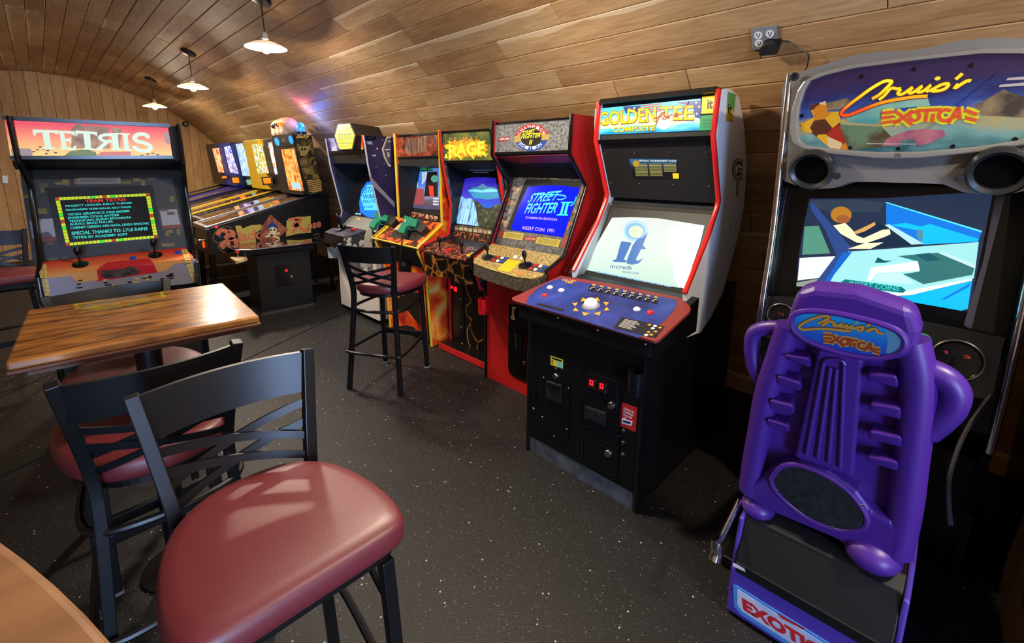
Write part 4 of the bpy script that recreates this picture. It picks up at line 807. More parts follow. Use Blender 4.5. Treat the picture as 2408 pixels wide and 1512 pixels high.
art(s_, 'picture_bullets', as_, [C5([(1400, 1015+i*35), (1468, 1020+i*35), (1468, 1040+i*35), (1400, 1035+i*35)]) for i in range(3)], M('picture pale', '#c8d4e8'), .002)
art(t, 'score_cards', AB, C5([(1140, 1195), (1480, 1235), (1440, 1310), (1110, 1240)]), BLACK, .003)
for i in range(6): art(t, 'score_card', AB, C5([(1150+i*54, 1190+i*10), (1195+i*54, 1198+i*10), (1180+i*54, 1255+i*10), (1135+i*54, 1246+i*10)]), A('score card print', [(.4, '#1c1614'), (.52, '#b0402a'), (.62, '#d8c8a8')], 40), .006)
cp = art(t, 'control_panel', AC, C6([(475, 232), (680, 48), (1090, 95), (1095, 110), (885, 310)]), FLAME2, .008)
MB().tube([AC.off(.01).hit(q) for q in C6([(690, 40), (470, 225), (880, 320), (1100, 105)])], .009, 8).build('panel_trim', YT, cp, smooth=True)
art(cp, 'dark_print', AC.off(.008), C6([(625, 215), (690, 130), (860, 130), (950, 180), (880, 245), (830, 250)]), M('charred print', '#1d1712', .45), .001)
MB().xz([(2.19, .92), (2.19, .87), (2.45, .86), (2.45, 1.06)], 3.265, 3.94).build('panel_box', BLACK, t)
art(t, 'lower_front', AF, C6([(470, 240), (885, 345), (935, 540), (970, 1190), (945, 1110), (920, 1085), (605, 1010), (560, 700)]), FLAME, .003)
cdr = art(t, 'coin_door', AF.off(.003), C6([(715, 400), (740, 380), (800, 400), (822, 440), (820, 545), (715, 530)]), BLKPL, .01)
art(cdr, 'coin_slot', AF.off(.013), C6([(735, 430), (775, 440), (775, 480), (735, 470)]), M('slot grey', '#3a3a3c', .5), .004)
art(t, 'dark_figure_print', AF.off(.003), [C6([(700, 760), (830, 700), (890, 720), (905, 1000), (860, 960), (790, 870), (700, 860)]), C6([(700, 1010), (780, 1000), (850, 1020), (880, 1080), (700, 1050)])], M('charred print', '#1d1712'), .001)
# light guns
GREEN = M('gun green', '#0f7a5c', .4)
def gun(label, Kf, hold, slide, grip, muzzle, guard, cable):
    gp_ = AC.off(.05); c = gp_.hit(Kf([slide[0]])[0]); t = thing('light_gun', label, 'light gun', tuple(c), group='green light guns')
    art(t, 'frame', gp_, Kf(slide), GREEN, .03); art(t, 'grip', gp_, Kf(grip), GREEN, .032)
    art(t, 'holster', AC.off(.01), Kf(hold), M('holster black', '#15110f', .6), .05)
    stroke(t, 'trigger_guard', gp_.off(.012), [Kf(guard)], .006, GREEN, .004)
    art(t, 'barrel_mark', gp_.off(.03), Kf(muzzle), WHITE, .001)
    MB().tube(smooth_path([Vector(p) for p in cable], 5), .006, 8).build('cable', BLACKM, t, smooth=True)
pp_ = PX_(2.15)
gun('green light gun in the left holster of the flame cabinet', F4, [(1165, 250), (1290, 270), (1355, 330), (1265, 440), (1130, 370)], [(960, 175), (1180, 245), (1160, 340), (1110, 335), (1050, 320), (935, 265), (925, 225)], [(960, 285), (1050, 325), (1020, 355), (980, 380), (930, 470), (845, 440), (850, 400), (900, 330)], [(935, 290), (965, 298), (905, 388), (875, 380)], [(1010, 350), (1050, 370), (1100, 365), (1125, 335)], [PX_(2.2).hit(q) for q in F4([(890, 440), (870, 520), (820, 640), (750, 770)])])
gun('green light gun in the right holster of the flame cabinet, cable hanging down the front', C6, [(905, 75), (985, 160), (930, 215), (830, 155)], [(775, 45), (890, 85), (875, 150), (825, 140), (790, 125), (762, 95)], [(790, 105), (835, 120), (790, 150), (770, 205), (722, 195), (725, 165), (755, 110)], [(765, 60), (772, 62), (765, 90), (760, 85)], [(800, 140), (815, 155), (845, 155), (860, 145)], [PX_(2.15).hit(q) for q in C6([(742, 200), (735, 300), (722, 420), (720, 560), (728, 700), (712, 850)])])
art(ap_ := thing('price_tag', 'beige tag with yellow dot between the two light guns', 'tag', tuple(AC.hit(F4([(1350, 400)])[0]))), 'card', AC.off(.05), F4([(1250, 455), (1375, 350), (1468, 345), (1330, 465)]), M('tag beige', '#b7a184', .5), .004)
art(ap_, 'dot', AC.off(.054), F4(ell(1360, 400, 25, 22, 14)), YELB, .001)
# ------------------------------------------------------------------ space cabinet
t = thing('arcade_cabinet', 'space-battle arcade cabinet with yellow hexagon sign, purple side and white base', 'arcade machine', (2.23, 4.49, 0)); BND[t.name] = (4.07, 4.93)
SPACE = A('deep space print', [(.4, '#1d1838'), (.6, '#2f2a54'), (.8, '#4a4470')], 3, detail=5, rough=.35)
wp = [(2.17, 1.875), (2.2, 1.60), (2.30, 1.10), (2.26, .98), (2.24, .80), (2.24, .05), (2.95, .05), (2.95, 1.1), (2.8, 1.5), (2.7, 1.72), (2.59, 1.875)]
sides(t, wp, 4.07, 4.91, SPACE, M('silver moulding', '#9a98a4', .35), nfront=5, r=.01)
block(t, [(2.19, 1.865), (2.215, 1.62), (2.5, 1.60), (2.36, 1.06), (2.27, .95), (2.26, .05), (2.93, .05), (2.93, 1.1), (2.78, 1.5), (2.57, 1.86)], 4.09, 4.89, 'body', M('night blue inside', '#0b0e18', .4))
WS = PY_(4.07); WM = PXZ((2.19, 1.865), (2.215, 1.62)); WB = PXZ((2.5, 1.60), (2.36, 1.06)); WF = PX_(2.235); WC_ = PXZ((2.32, 1.03), (2.08, .90))
for y in (4.092, 4.8885): block(t, [(2.23, 1.61), (2.32, 1.1), (2.37, 1.08), (2.5, 1.6)], y-.001, y+.0015, 'inner_cheek', M('night blue inside', '#0b0e18'))
art(t, 'marquee', WM, [C5([(105, 285), (230, 282), (240, 440), (120, 445)])], A('battle print', [(.3, '#2a1f5a'), (.5, '#6a5aa8'), (.65, '#d8d8e8')], 9, detail=4, emit=.7), .004)
art(t, 'marquee', WM, C5([(410, 260), (545, 245), (545, 425), (390, 425)]), A('battle print orange', [(.3, '#c8281c'), (.5, '#e8501c'), (.68, '#f4c03a')], 9, detail=3, emit=.85), .004)
art(t, 'marquee_frame', WM, C5([(110, 445), (548, 428), (550, 465), (125, 490)]), BLKPL, .012)
HX = Plane((2.13, 4.5, 1.9), (1, 0, -.12)); hexo = [(228, 108), (385, 100), (452, 250), (412, 425), (250, 432), (188, 262)]; hexi = [(238, 122), (378, 112), (438, 250), (405, 412), (258, 420), (202, 262)]
pts = [HX.hit(q) for q in C5(hexo)]; hs = MB().prism(pts, (.3, 0, -.02)).build('hexagon_sign', M('sign housing', '#17150f', .5), t)
hf = art(hs, 'sign_face', HX, C5(hexi), M('sign yellow', '#e4ea1e', .3, emit=.85), .004)
text(t, 'sign_lettering', HX.off(.004), [('STAR', *C5([(235, 215), (390, 208), (248, 150)])), ('WARS', *C5([(228, 285), (415, 278), (230, 228)])), ('TRILOGY', *C5([(245, 345), (408, 338), (243, 298)])), ('ARCADE', *C5([(262, 400), (390, 392), (262, 372)]))], M('sign ink', '#4a4a0c', .4), .003, bold=.0)
stroke(t, 'sign_border', HX.off(.004), [C5([(262, 150), (262, 130), (360, 122), (375, 165)]), C5([(212, 240), (425, 235)]), C5([(230, 292), (420, 285)]), C5([(240, 352), (412, 345)])], .006, M('sign ink', '#4a4a0c'), .002, sm=0)
text(t, 'panel_lettering', WB, [('STAR WARS TRILOGY', *C5([(348, 632), (590, 620), (350, 602)]))], M('dim blue print', '#6f93b8', .4, emit=.3), .002)
s_ = art(t, 'screen', WB, C5([(590, 825), (680, 815), (760, 830), (790, 1280), (600, 1255), (510, 1195), (495, 1080), (525, 920)]), M('screen azure', '#1a6ff0', .15, emit=1.2), .003)
ws = WB.off(.003); art(s_, 'picture_hexagon', ws, C5([(590, 860), (700, 850), (735, 1000), (720, 1170), (560, 1170), (512, 1020)]), M('screen sky', '#4fc0ff', .2, emit=1.3), .001)
text(s_, 'picture_text', ws, [('STAR', *C5([(550, 960), (720, 950), (575, 890)])), ('WARS', *C5([(535, 1035), (725, 1025), (540, 975)])), ('TRILOGY', *C5([(535, 1085), (725, 1075), (535, 1045)])), ('ARCADE', *C5([(525, 1145), (660, 1140), (528, 1115)]))], M('screen deep blue', '#0f4fb8', .2, emit=.8), .002, bold=.01)
art(t, 'panel_lights', WB, [C5([(452, 1203), (478, 1205), (478, 1222), (452, 1220)]), C5([(490, 1206), (513, 1208), (513, 1225), (490, 1223)])], M('blue led', '#7fc0ff', .3, emit=1.3), .004)
art(t, 'dashboard', WB, F4([(340, 250), (440, 265), (930, 330), (900, 450), (420, 400), (330, 370)]), A('dash print', [(.4, '#2a2c34'), (.6, '#5a5a62')], 18), .012)
art(t, 'dash_beam', WB.off(.012), F4([(440, 270), (560, 300), (680, 320), (860, 365), (850, 385), (680, 355), (450, 320)]), M('beam beige', '#c0b09a', .4), .002)
art(t, 'dash_emblem', WB.off(.012), [F4([(595, 240), (655, 240), (675, 280), (655, 395), (580, 390), (560, 360), (565, 290)])], M('emblem gold', '#c8b04a', .4), .003)
art(t, 'dash_emblem_core', WB.off(.015), [F4([(600, 262), (645, 262), (650, 290), (600, 288)]), F4([(590, 310), (650, 312), (645, 340), (585, 336)])], M('emblem sand light', '#d8d0a8', .4), .002)
# flight stick deck
GREEB = A('trench print', [(.35, '#2a2b30'), (.5, '#6a6a70'), (.62, '#a8a8ac')], 34, 'cell', rough=.5, interp='CONSTANT')
dk = [WC_.hit(q) for q in F4([(18, 495), (180, 420), (740, 455), (755, 465), (360, 585)])]
MB().prism(dk, (0, 0, -.02)).build('control_deck', A('deck print', [(.4, '#23242c'), (.6, '#4a4c5a')], 16), t)
fr = [WC_.hit(q) for q in F4([(18, 495), (360, 585), (765, 455)])]
m = MB(); m.add([fr[0], fr[1], fr[1]+Vector((0, 0, -.12)), fr[0]+Vector((0, 0, -.12)), fr[0]+Vector((.1, 0, -.12)), fr[1]+Vector((.1, 0, -.12))], [(0, 1, 2, 3), (3, 2, 5, 4)]).build('deck_front', BLACK, t)
m = MB(); m.add([fr[1], fr[2], fr[2]+Vector((.0, 0, -.26)), fr[1]+Vector((.0, 0, -.13))], [(0, 1, 2, 3)]).build('deck_side', GREEB, t)
art(t, 'deck_card', WS, F4([(780, 440), (870, 455), (875, 560), (870, 780), (770, 775), (715, 770), (740, 560)]), M('pale print', '#c8c4b8', .5), .004)
wc = WC_.off(.002)
js = disc(t, 'flight_stick', wc, F4([(340, 440)])[0], .05, .02, BLKPL)
MB().tube(smooth_path([wc.hit(F4([(330, 430)])[0]), wc.off(.09).hit(F4([(300, 330)])[0]), wc.off(.15).hit(F4([(275, 235)])[0]), wc.off(.17).hit(F4([(255, 180)])[0])], 4), [.016]*4+[.018]*4+[.022]*4+[.018], 10).build('grip', BLKPL, js, smooth=True)
art(t, 'red_button', wc, F4([(490, 470), (520, 452), (585, 445), (600, 455), (565, 475)]), REDB, .015)
art(t, 'blue_light', wc, F4([(210, 480), (240, 455), (320, 460), (330, 475), (280, 490)]), M('slate blue plastic', '#5a6488', .3), .012)
# white base
WW = A('off white laminate', [(.3, '#e2d8cc'), (.7, '#f0e8de')], 4, rough=.5)
bs = MB().box(2.225, 2.245, 4.07, 4.91, .05, .76).build('base_front', WW, t)
MB().box(2.245, 2.9, 4.066, 4.072, .05, .74).build('base_side', M('blue white laminate', '#c8c6d4', .45), t)
for y in (4.1, 4.86): MB().cyl((2.29, y, 0), (2.29, y, .05), .02).build('foot', BLACK, t)
art(t, 'base_print', PX_(2.225), F4([(1010, 1150), (1090, 1080), (1165, 1130), (1160, 1240), (1020, 1220)]), M('orange print lit', '#e0761e', .5), .001)
# side art
art(t, 'beam_print', WS, C5([(608, 715), (640, 765), (760, 900), (928, 1075), (930, 1140), (780, 985), (640, 850)]), M('beam grey', '#8f8a98', .45), .002)
art(t, 'emblem_print', WS, C5([(830, 268), (880, 262), (882, 640), (850, 630), (795, 520), (770, 420)]), M('emblem sand light', '#d8d0a8'), .0015)
art(t, 'emblem_inner', WS, C5([(838, 290), (880, 285), (882, 610), (856, 605), (812, 510), (790, 420)]), M('emblem violet', '#54506f', .45), .0022)
art(t, 'emblem_letters', WS, [C5([(845, 320), (878, 318), (878, 335), (845, 338)]), C5([(808, 420), (878, 415), (878, 432), (808, 438)]), C5([(835, 460), (862, 460), (862, 520), (842, 520)])], M('emblem sand light', '#d8d0a8'), .003)
text(t, 'maker_lettering', WS, [('SEGA', *C5([(555, 308), (710, 312), (560, 255)]))], M('maker outline', '#9aa8c8', .45), .002, bold=.03)
text(t, 'maker_lettering', WS.off(.001), [('SEGA', *C5([(560, 303), (705, 307), (565, 261)]))], M('maker blue', '#3a4a8a', .45), .002, bold=-.005)
art(t, 'small_plate', WS, C5([(585, 330), (650, 325), (655, 365), (600, 360)]), M('maker outline', '#9aa8c8'), .0015)
art(t, 'star_print', WS, [C5(ell(x, y, r, r, 8)) for x, y, r in ((657, 500, 7), (684, 498, 12), (715, 415, 10), (780, 310, 6), (600, 480, 4), (700, 640, 5), (800, 600, 4), (760, 690, 4), (820, 740, 5))], M('star white', '#d8d4e8', .45), .0015)
CLR = M('clear plastic', '#a9acb0', .15)
cup_holder('cup', 'clear cup holder at the left front of the space cabinet', PX_(2.16).hit(F4([(175, 945)])[0]), CLR, (-1, 0, 0), h=.11, r=.055)
cup_holder('cup', 'clear cup holder on the white base behind the lone stool', PX_(2.17).hit(F4([(755, 1110)])[0]), CLR, (-1, 0, 0), h=.11, r=.055)
# ------------------------------------------------------------------ sit-down driving game
D3 = K(1750, 400, .33065); D4 = K(1650, 650, .56992); E1 = K(1660, 1100, .27245)
t = thing('driving_game', 'sit-down driving game with purple plastic seat, silver marquee hood and cyan screen', 'arcade machine', (1.555, .19, 0))
YC = .19
def mir(p): return Vector((p.x, 2*YC-p.y, p.z))
def both(pts): return pts+[mir(p) for p in reversed(pts)]
def ring(par, name, outer, inner, n_, h, mat, **k):
    m = MB(); n = len(outer); n_ = Vector(n_)
    m.v = [Vector(p) for p in outer]+[Vector(p) for p in inner]+[p+n_*h for p in outer]+[p+n_*h for p in inner]
    for i in range(n):
        j = (i+1) % n; m.f += [(2*n+i, 2*n+j, 3*n+j, 3*n+i), (i, j, 2*n+j, 2*n+i), (n+i, 3*n+i, 3*n+j, n+j), (i, n+i, n+j, j)]
    return m.build(name, mat, par, **k)
SILV = M('silver grey plastic', '#77777a', .35, .3); DBLK = M('dash black', '#0a0b0e', .4)
MP = Plane((2.15, .19, 1.83), (-1, 0, -.08)); mp0 = MP.off(-.012)
so = both([mp0.hit(q) for q in ((2122, 120), (2060, 122), (2000, 132), (1930, 154), (1870, 172), (1848, 182), (1840, 210), (1834, 330), (1830, 400), (1845, 426), (1900, 446), (1960, 442), (2000, 428), (2060, 428), (2125, 430))])
MB().prism(so, (.16, 0, 0)).build('marquee_hood', SILV, t, bevel=.02, seg=3)
ro = both([MP.hit(q) for q in ((2122, 138), (2000, 154), (1930, 172), (1893, 192), (1878, 215), (1864, 260), (1861, 310), (1868, 336), (1890, 350), (1960, 362), (2060, 372), (2125, 373))])
ri = both([MP.hit(q) for q in ((2122, 148), (2012, 162), (1945, 178), (1908, 192), (1896, 212), (1884, 250), (1879, 295), (1884, 330), (1900, 341), (1960, 350), (2060, 357), (2125, 357))])
ring(t, 'marquee_bezel', [p-MP.n*.02 for p in ro], [p-MP.n*.02 for p in ri], MP.n, .045, M('pale silver plastic', '#8f8e8c', .3, .4), bevel=.006, smooth=False)
m = MB(); m.flat = True; m.v = [p+MP.n*.006 for p in ri]; m.f = [list(range(len(ri)))]
mq = m.build('marquee', A('sunset print', [(.0, '#3a4a3a'), (.18, '#2f6a78'), (.38, '#7fb0b0'), (.55, '#c8b070'), (.66, '#3a5ab0'), (.85, '#2a2f70'), (1, '#3a2a5a')], 6, 'grad', axis=2, coord='Generated', dist=.35, emit=.33, rough=.1, coat=1), t)
ml = MP.off(.007)
art(mq, 'mountain_print', ml, [D2([(640, 790), (740, 770), (880, 735), (930, 770), (820, 830), (600, 850)]), D2([(1990, 800), (2230, 660), (2340, 700), (2408, 720), (2408, 900), (2050, 880)])], A('mountain print', [(.4, '#4a3f3a'), (.6, '#a08a6a')], 14, emit=.25), .001)
art(mq, 'flower_print', ml, D2([(560, 800), (700, 760), (720, 850), (820, 850), (830, 1000), (900, 1180), (740, 1165), (590, 1040), (500, 1020), (480, 960), (600, 900)]), A('tropical print', [(.3, '#5a2a1a'), (.45, '#d8861e'), (.55, '#e8c89a'), (.65, '#b02a1c'), (.75, '#e8b02a')], 18, 'cell', emit=.35, interp='CONSTANT'), .0015)
art(mq, 'shore_print', ml, D2([(830, 960), (1180, 980), (1260, 1060), (1240, 1150), (900, 1180), (830, 1060)]), A('shore print', [(.4, '#6f8f70'), (.6, '#5a4a30')], 14, emit=.25), .0012)
art(mq, 'car_print', ml, D2([(1190, 1140), (1230, 1080), (1330, 1040), (1420, 1010), (1540, 1000), (1720, 1010), (1730, 1060), (1600, 1120), (1500, 1150), (1460, 1090), (1370, 1090), (1320, 1150)]), A('car print', [(.4, '#8a4a6a'), (.6, '#c87a8a')], 10, emit=.3), .0015)
art(mq, 'water_print', ml, D2([(860, 880), (1180, 760), (1320, 720), (1580, 730), (1600, 800), (1180, 830), (1150, 960), (900, 940)]), A('lagoon print', [(.4, '#4f9aa0'), (.6, '#8fc0b0')], 8, emit=.4), .001)
G1 = K(1960, 150, .14120); G2 = K(1850, 720, .11628)
cr = [[(645, 585), (760, 520), (880, 410), (965, 315), (940, 287), (830, 300), (620, 420), (430, 560), (270, 680), (140, 805), (170, 858), (280, 848), (500, 760), (800, 650), (1100, 590), (1350, 552), (1570, 540)], [(760, 600), (850, 530), (930, 435), (985, 405), (1060, 418), (1130, 412)], [(1125, 425), (1078, 485), (1105, 512), (1180, 490), (1318, 392), (1258, 465), (1288, 488), (1360, 458), (1478, 372), (1405, 452), (1440, 474), (1520, 440), (1628, 352), (1548, 432), (1590, 462)], [(1590, 458), (1700, 400), (1800, 350), (1890, 332), (1912, 362), (1850, 420), (1750, 450), (1640, 455)], [(2035, 262), (2150, 162)], [(2010, 420), (2075, 338), (2040, 402), (2110, 352), (2230, 285), (2290, 290)]]
YL = A('script lit print', [(.2, '#e84a1c'), (.5, '#f4b01c'), (.8, '#f8e02a')], 2, 'grad', axis=2, coord='Generated', emit=.85)
YF = M('script yellow', '#f4d024', .4, emit=.85)
stroke(mq, 'script_shadow', ml, [G1(c) for c in cr], .0155, M('script rust', '#7a3a1c', .4, emit=.25), .003)
stroke(mq, 'script_lettering', ml, [G1(cr[0])], .0105, YL, .0045)
stroke(mq, 'script_lettering', ml, [G1(c) for c in cr[1:]], .0095, YF, .0045)
art(mq, 'script_dot', ml, G1(ell(1735, 245, 52, 32, 16, -.3)), YF, .0045)
def exo(K_, ox, oy, ex): return [K_(c) for c in ex]
ex1 = [[(810, 822), (1010, 800)], [(800, 905), (990, 880)], [(810, 985), (1000, 960), (1130, 965)], [(1030, 790), (1150, 880), (1310, 1020)], [(1320, 780), (1150, 900), (1000, 1000)], ell(1350, 872, 82, 72, 14)+[(1432, 872)], [(1380, 782), (1800, 762)], [(1560, 770), (1530, 970)], [(1662, 830), (1640, 970)], [(1960, 785), (1850, 765), (1765, 830), (1765, 910), (1840, 948), (1935, 930)], [(2080, 722), (1910, 990)], [(2080, 722), (2105, 930)], [(1990, 892), (2100, 865)], [(2180, 770), (2390, 845)], [(2200, 900), (2390, 945)]]
stroke(mq, 'lettering_outline', ml, exo(G1, 0, 0, ex1), .025, M('outline lime', '#d8d22a', .4, emit=.5), .0032, sm=3)['kind'] = 'stuff'
stroke(mq, 'lettering', ml, exo(G1, 0, 0, ex1), .0105, M('lettering vermilion', '#d8542a', .4, emit=.5), .005, sm=3)['kind'] = 'stuff'
art(mq, 'streak_print', ml, [D2([(2270, 560), (2408, 550), (2408, 575), (2250, 582)]), D2([(2200, 620), (2408, 600), (2408, 628), (2190, 640)]), D2([(1050, 1122), (1480, 1128), (1480, 1134), (1050, 1130)])], M('pale streak', '#c0b4b8', .4, emit=.4), .002)
for q in D2([(1010, 547), (1460, 487), (1955, 452), (497, 887), (912, 1162), (1325, 1170), (1795, 1150), (2330, 1088)]): disc(t, 'screw', ml, q, .007, .005, BLKPL, 12)
SPK = M('speaker black', '#020203', 1, spec=.1)
for s in (1, -1):
    c = Vector((2.135, YC+s*.256, 1.595)); ax = Vector((-1, 0, -.35)).normalized()
    o = MB().lathe([(.078, -.03), (.08, .0), (.07, .014), (.058, .006), (.056, -.01)], c, ax, 32, cap=False).build('speaker_ring', M('dark silver plastic', '#2a2c30', .3, .3), t, smooth=True)
    MB().lathe([(.058, -.006), (.03, -.016), (.005, -.01)], c, ax, 24).build('speaker_cone', SPK, o, smooth=True)
    MB().lathe([(.013, 0), (.012, .006), (.006, .007)], Vector((2.13, YC+s*.168, 1.575)), (-1, 0, 0), 16).build('bolt', M('dark silver plastic', '#2a2c30'), t, smooth=True)
    MB().lathe([(.016, 0), (.016, .008), (.009, .008), (.008, .002)], Vector((2.13, YC+s*.352, 1.955)), (-1, 0, 0), 16).build('bolt', M('dark silver plastic', '#2a2c30'), t, smooth=True)
# body
cprof = [(2.17, 1.97), (2.19, 1.6), (2.2, 1.3), (2.165, .97), (2.2, .63), (2.32, .3), (2.32, 0), (3.1, 0), (3.1, .9), (2.95, 1.4), (2.76, 1.72), (2.62, 1.9), (2.52, 1.97)]
for s in (1, -1):
    y = YC+s*.378; o = MB().xz(cprof, y-.01, y+.01).build('side_panel', BLACK, t)
    MB().tube(smooth_path([(x-.006, y, z) for x, z in ((2.165, 1.975), (2.185, 1.6), (2.195, 1.3), (2.16, .97), (2.19, .64))], 4), .013, 10).build('chrome_trim', CHROME, o, smooth=True)
MB().xz([(2.3, 1.95), (2.3, 1.58), (2.45, 1.575), (2.33, 1.0), (2.19, .96), (2.19, .7), (2.4, .5), (2.4, 0), (3.08, 0), (3.08, .9), (2.93, 1.4), (2.6, 1.9)], YC-.37, YC+.37).build('body', DBLK, t)
CS = PXZ((2.45, 1.575), (2.33, 1.0)); cs = CS.off(.004)
def S(name, poly, mat, lift): return art(scr, name, cs, D3(poly), mat, lift)
def E(name, c, e=1.0): return M('screen '+name, c, .2, emit=e)
scr = art(t, 'screen', CS, D3([(465, 205), (1000, 200), (1770, 150), (1690, 560), (1600, 1005), (1250, 950), (900, 890), (372, 828), (385, 640), (420, 420)]), E('slate', '#2a3a5a', .8), .004)
S('picture_glass', [(470, 215), (800, 208), (1000, 235), (960, 300), (620, 300), (480, 255)], E('dusk', '#3a4a5f', .8), .001)
S('picture_room', [(1010, 240), (1690, 435), (1665, 510), (1270, 530), (1010, 380)], E('strong blue', '#0a78e0', 1.2), .001)
S('picture_seat', [(1040, 392), (1150, 375), (1225, 425), (1270, 530), (1655, 508), (1670, 490), (1320, 382), (1260, 400)], E('bright cyan', '#08b8f4', 1.3), .002)
S('picture_bolster', [(1230, 420), (1275, 430), (1265, 525), (1225, 470)], E('grey cyan', '#5aa0b8', .9), .003)
S('picture_edge', [(1000, 232), (1020, 230), (1690, 432), (1690, 444)], E('ice', '#58e0ff', 1.3), .004)
S('picture_window', [(430, 400), (530, 396), (612, 592), (412, 602)], E('jade', '#62a890', .9), .001)
S('picture_sill', [(395, 625), (648, 612), (545, 765), (380, 785)], E('white', '#f0fcff', 1.2), .001)
S('picture_floor', [(372, 800), (540, 770), (480, 828), (372, 826)], E('straw', '#a8b0a0', .9), .001)
S('picture_pillar', [(468, 235), (500, 240), (570, 330), (765, 555), (735, 590), (590, 780), (552, 830), (488, 826), (655, 605), (575, 420), (480, 290)], E('steel blue', '#33539a', .9), .003)
S('picture_dash', [(800, 430), (960, 372), (1060, 440), (1220, 530), (880, 560), (780, 560)], E('midnight', '#123250', .8), .002)
S('picture_console', [(1000, 390), (1030, 385), (1280, 525), (1190, 530)], E('pale aqua', '#bfeef4', 1.1), .003)
S('picture_driver_arm', [(780, 440), (930, 370), (935, 390), (860, 435), (800, 455)], E('skin', '#f0b060', 1), .004)
S('picture_driver', [(635, 395), (720, 378), (765, 420), (800, 465), (850, 485), (985, 425), (1035, 422), (1042, 455), (1000, 475), (870, 520), (800, 515), (690, 455)], E('cream', '#fff0c0', 1.3), .005)
S('picture_driver_legs', [(740, 560), (860, 520), (990, 515), (900, 560)], E('cream', '#fff0c0', 1.3), .004)
S('picture_driver_head', ell(690, 318, 74, 58, 16), E('auburn', '#c8842a', 1), .005)
S('picture_driver_face', ell(705, 350, 48, 30, 12), E('tan face', '#b86a3a', .9), .006)
S('picture_door', [(745, 580), (1200, 548), (1668, 512), (1645, 690), (1632, 770), (1150, 868), (900, 885), (585, 832), (700, 650)], E('frost', '#a8ecec', 1.15), .003)
S('picture_door_edge', [(700, 590), (770, 580), (640, 745), (590, 832), (552, 830), (640, 690)], E('deep azure', '#0a6ad0', 1.1), .004)
S('picture_pocket', [(1090, 612), (1380, 588), (1640, 690), (1622, 745), (1275, 812), (1130, 740), (1245, 722), (1235, 650)], E('sea green', '#3f8a8a', .8), .004)
S('picture_panel', [(905, 692), (1235, 648), (1250, 715), (940, 735), (900, 790), (875, 785)], E('white', '#f0fcff'), .005)
S('picture_panel', [(940, 745), (1120, 732), (1210, 810), (930, 790)], E('mist', '#d0f4f4', 1.1), .005)
S('picture_hardware', [(930, 660), (950, 620), (1000, 645), (1055, 645), (1000, 660)], E('petrol', '#1f6a7a', .8), .006)
S('picture_ribs', [(1380, 590), (1400, 582), (1645, 672), (1640, 700)], E('mist', '#d0f4f4'), .006)
S('picture_grille', [(1210, 600), (1320, 590), (1400, 640), (1300, 650)], E('petrol', '#1f6a7a'), .005)
S('picture_sill_light', [(900, 885), (1150, 862), (1620, 770), (1622, 785), (1180, 890), (960, 900)], E('white', '#f0fcff'), .006)
S('picture_body', [(1180, 892), (1620, 788), (1590, 985), (1545, 1000), (1250, 948), (1040, 905)], E('bright cyan', '#08b8f4'), .004)
S('picture_shadow', [(1400, 920), (1610, 800), (1600, 830), (1430, 920)], E('strong blue', '#0a78e0'), .005)
o = S('picture_badge', [(690, 795), (722, 777), (1120, 830), (1152, 856), (1128, 874), (730, 822)], E('badge teal', '#0f8a92', .8), .007)
text(scr, 'picture_text', cs, [('INSERT COINS', *D3([(745, 818), (1100, 862), (752, 786)]))], E('teal light', '#4fe0d0', 1), .009, bold=.02)
art(t, 'bezel_trim', CS, D3([(1790, 165), (1862, 150), (1612, 1132), (1560, 1100), (1700, 640)]), M('lavender metal', '#9a98c0', .2, .7), .02)
art(t, 'glass', PXZ((2.235, 1.57), (2.2, .99)), [(1838, 440), (2380, 440), (2330, 830), (1795, 700)], GLASS, .003)
CDP = PXZ((2.185, .985), (2.13, .70))
art(t, 'dashboard', CDP, D3([(130, 890), (330, 900), (1200, 1060), (1850, 1190), (1760, 1620), (900, 1560), (80, 1140)]), DBLK, .02); cdp = CDP.off(.02)
for i, (c, r) in enumerate((((262, 1035), .05), ((1512, 1350), .068))):
    o = MB().lathe([(r, 0), (r, .006), (r*.95, .012), (r*.88, .006), (r*.87, .002)], cdp.hit(D3([c])[0]), cdp.n, 32).build('gauge', BLKPL, t, smooth=True)
    MB().tube([cdp.hit(D3([c])[0])+cdp.n*.008+Vector((0, r*math.cos(a), 0))+(cdp.n.cross(Vector((0, 1, 0))))*r*math.sin(a) for a in [2*math.pi*k/32 for k in range(32)]], .004, 6, closed=True).build('gauge_rim', M('gauge rim', '#4a4844', .35, .5), o, smooth=True)
    disc(o, 'hub', cdp.off(.004), D3([c])[0], .01, .012, BLKPL)
text(t, 'gauge_lettering', cdp.off(.008), [('3', *D3([(238, 1040), (282, 1045), (240, 1015)])), ('1', *D3([(1428, 1302), (1450, 1306), (1424, 1282)])), ('3', *D3([(1560, 1335), (1612, 1345), (1560, 1312)]))], M('gauge red', '#b8302a', .4, emit=.35), .004, bold=.03)
disc(t, 'green_button', cdp, D3([(1268, 1210)])[0], .026, .014, M('green button plastic', '#2fa87a', .3, emit=.25))
disc(t, 'red_knob', cdp, D3([(300, 1372)])[0], .018, .02, REDB)
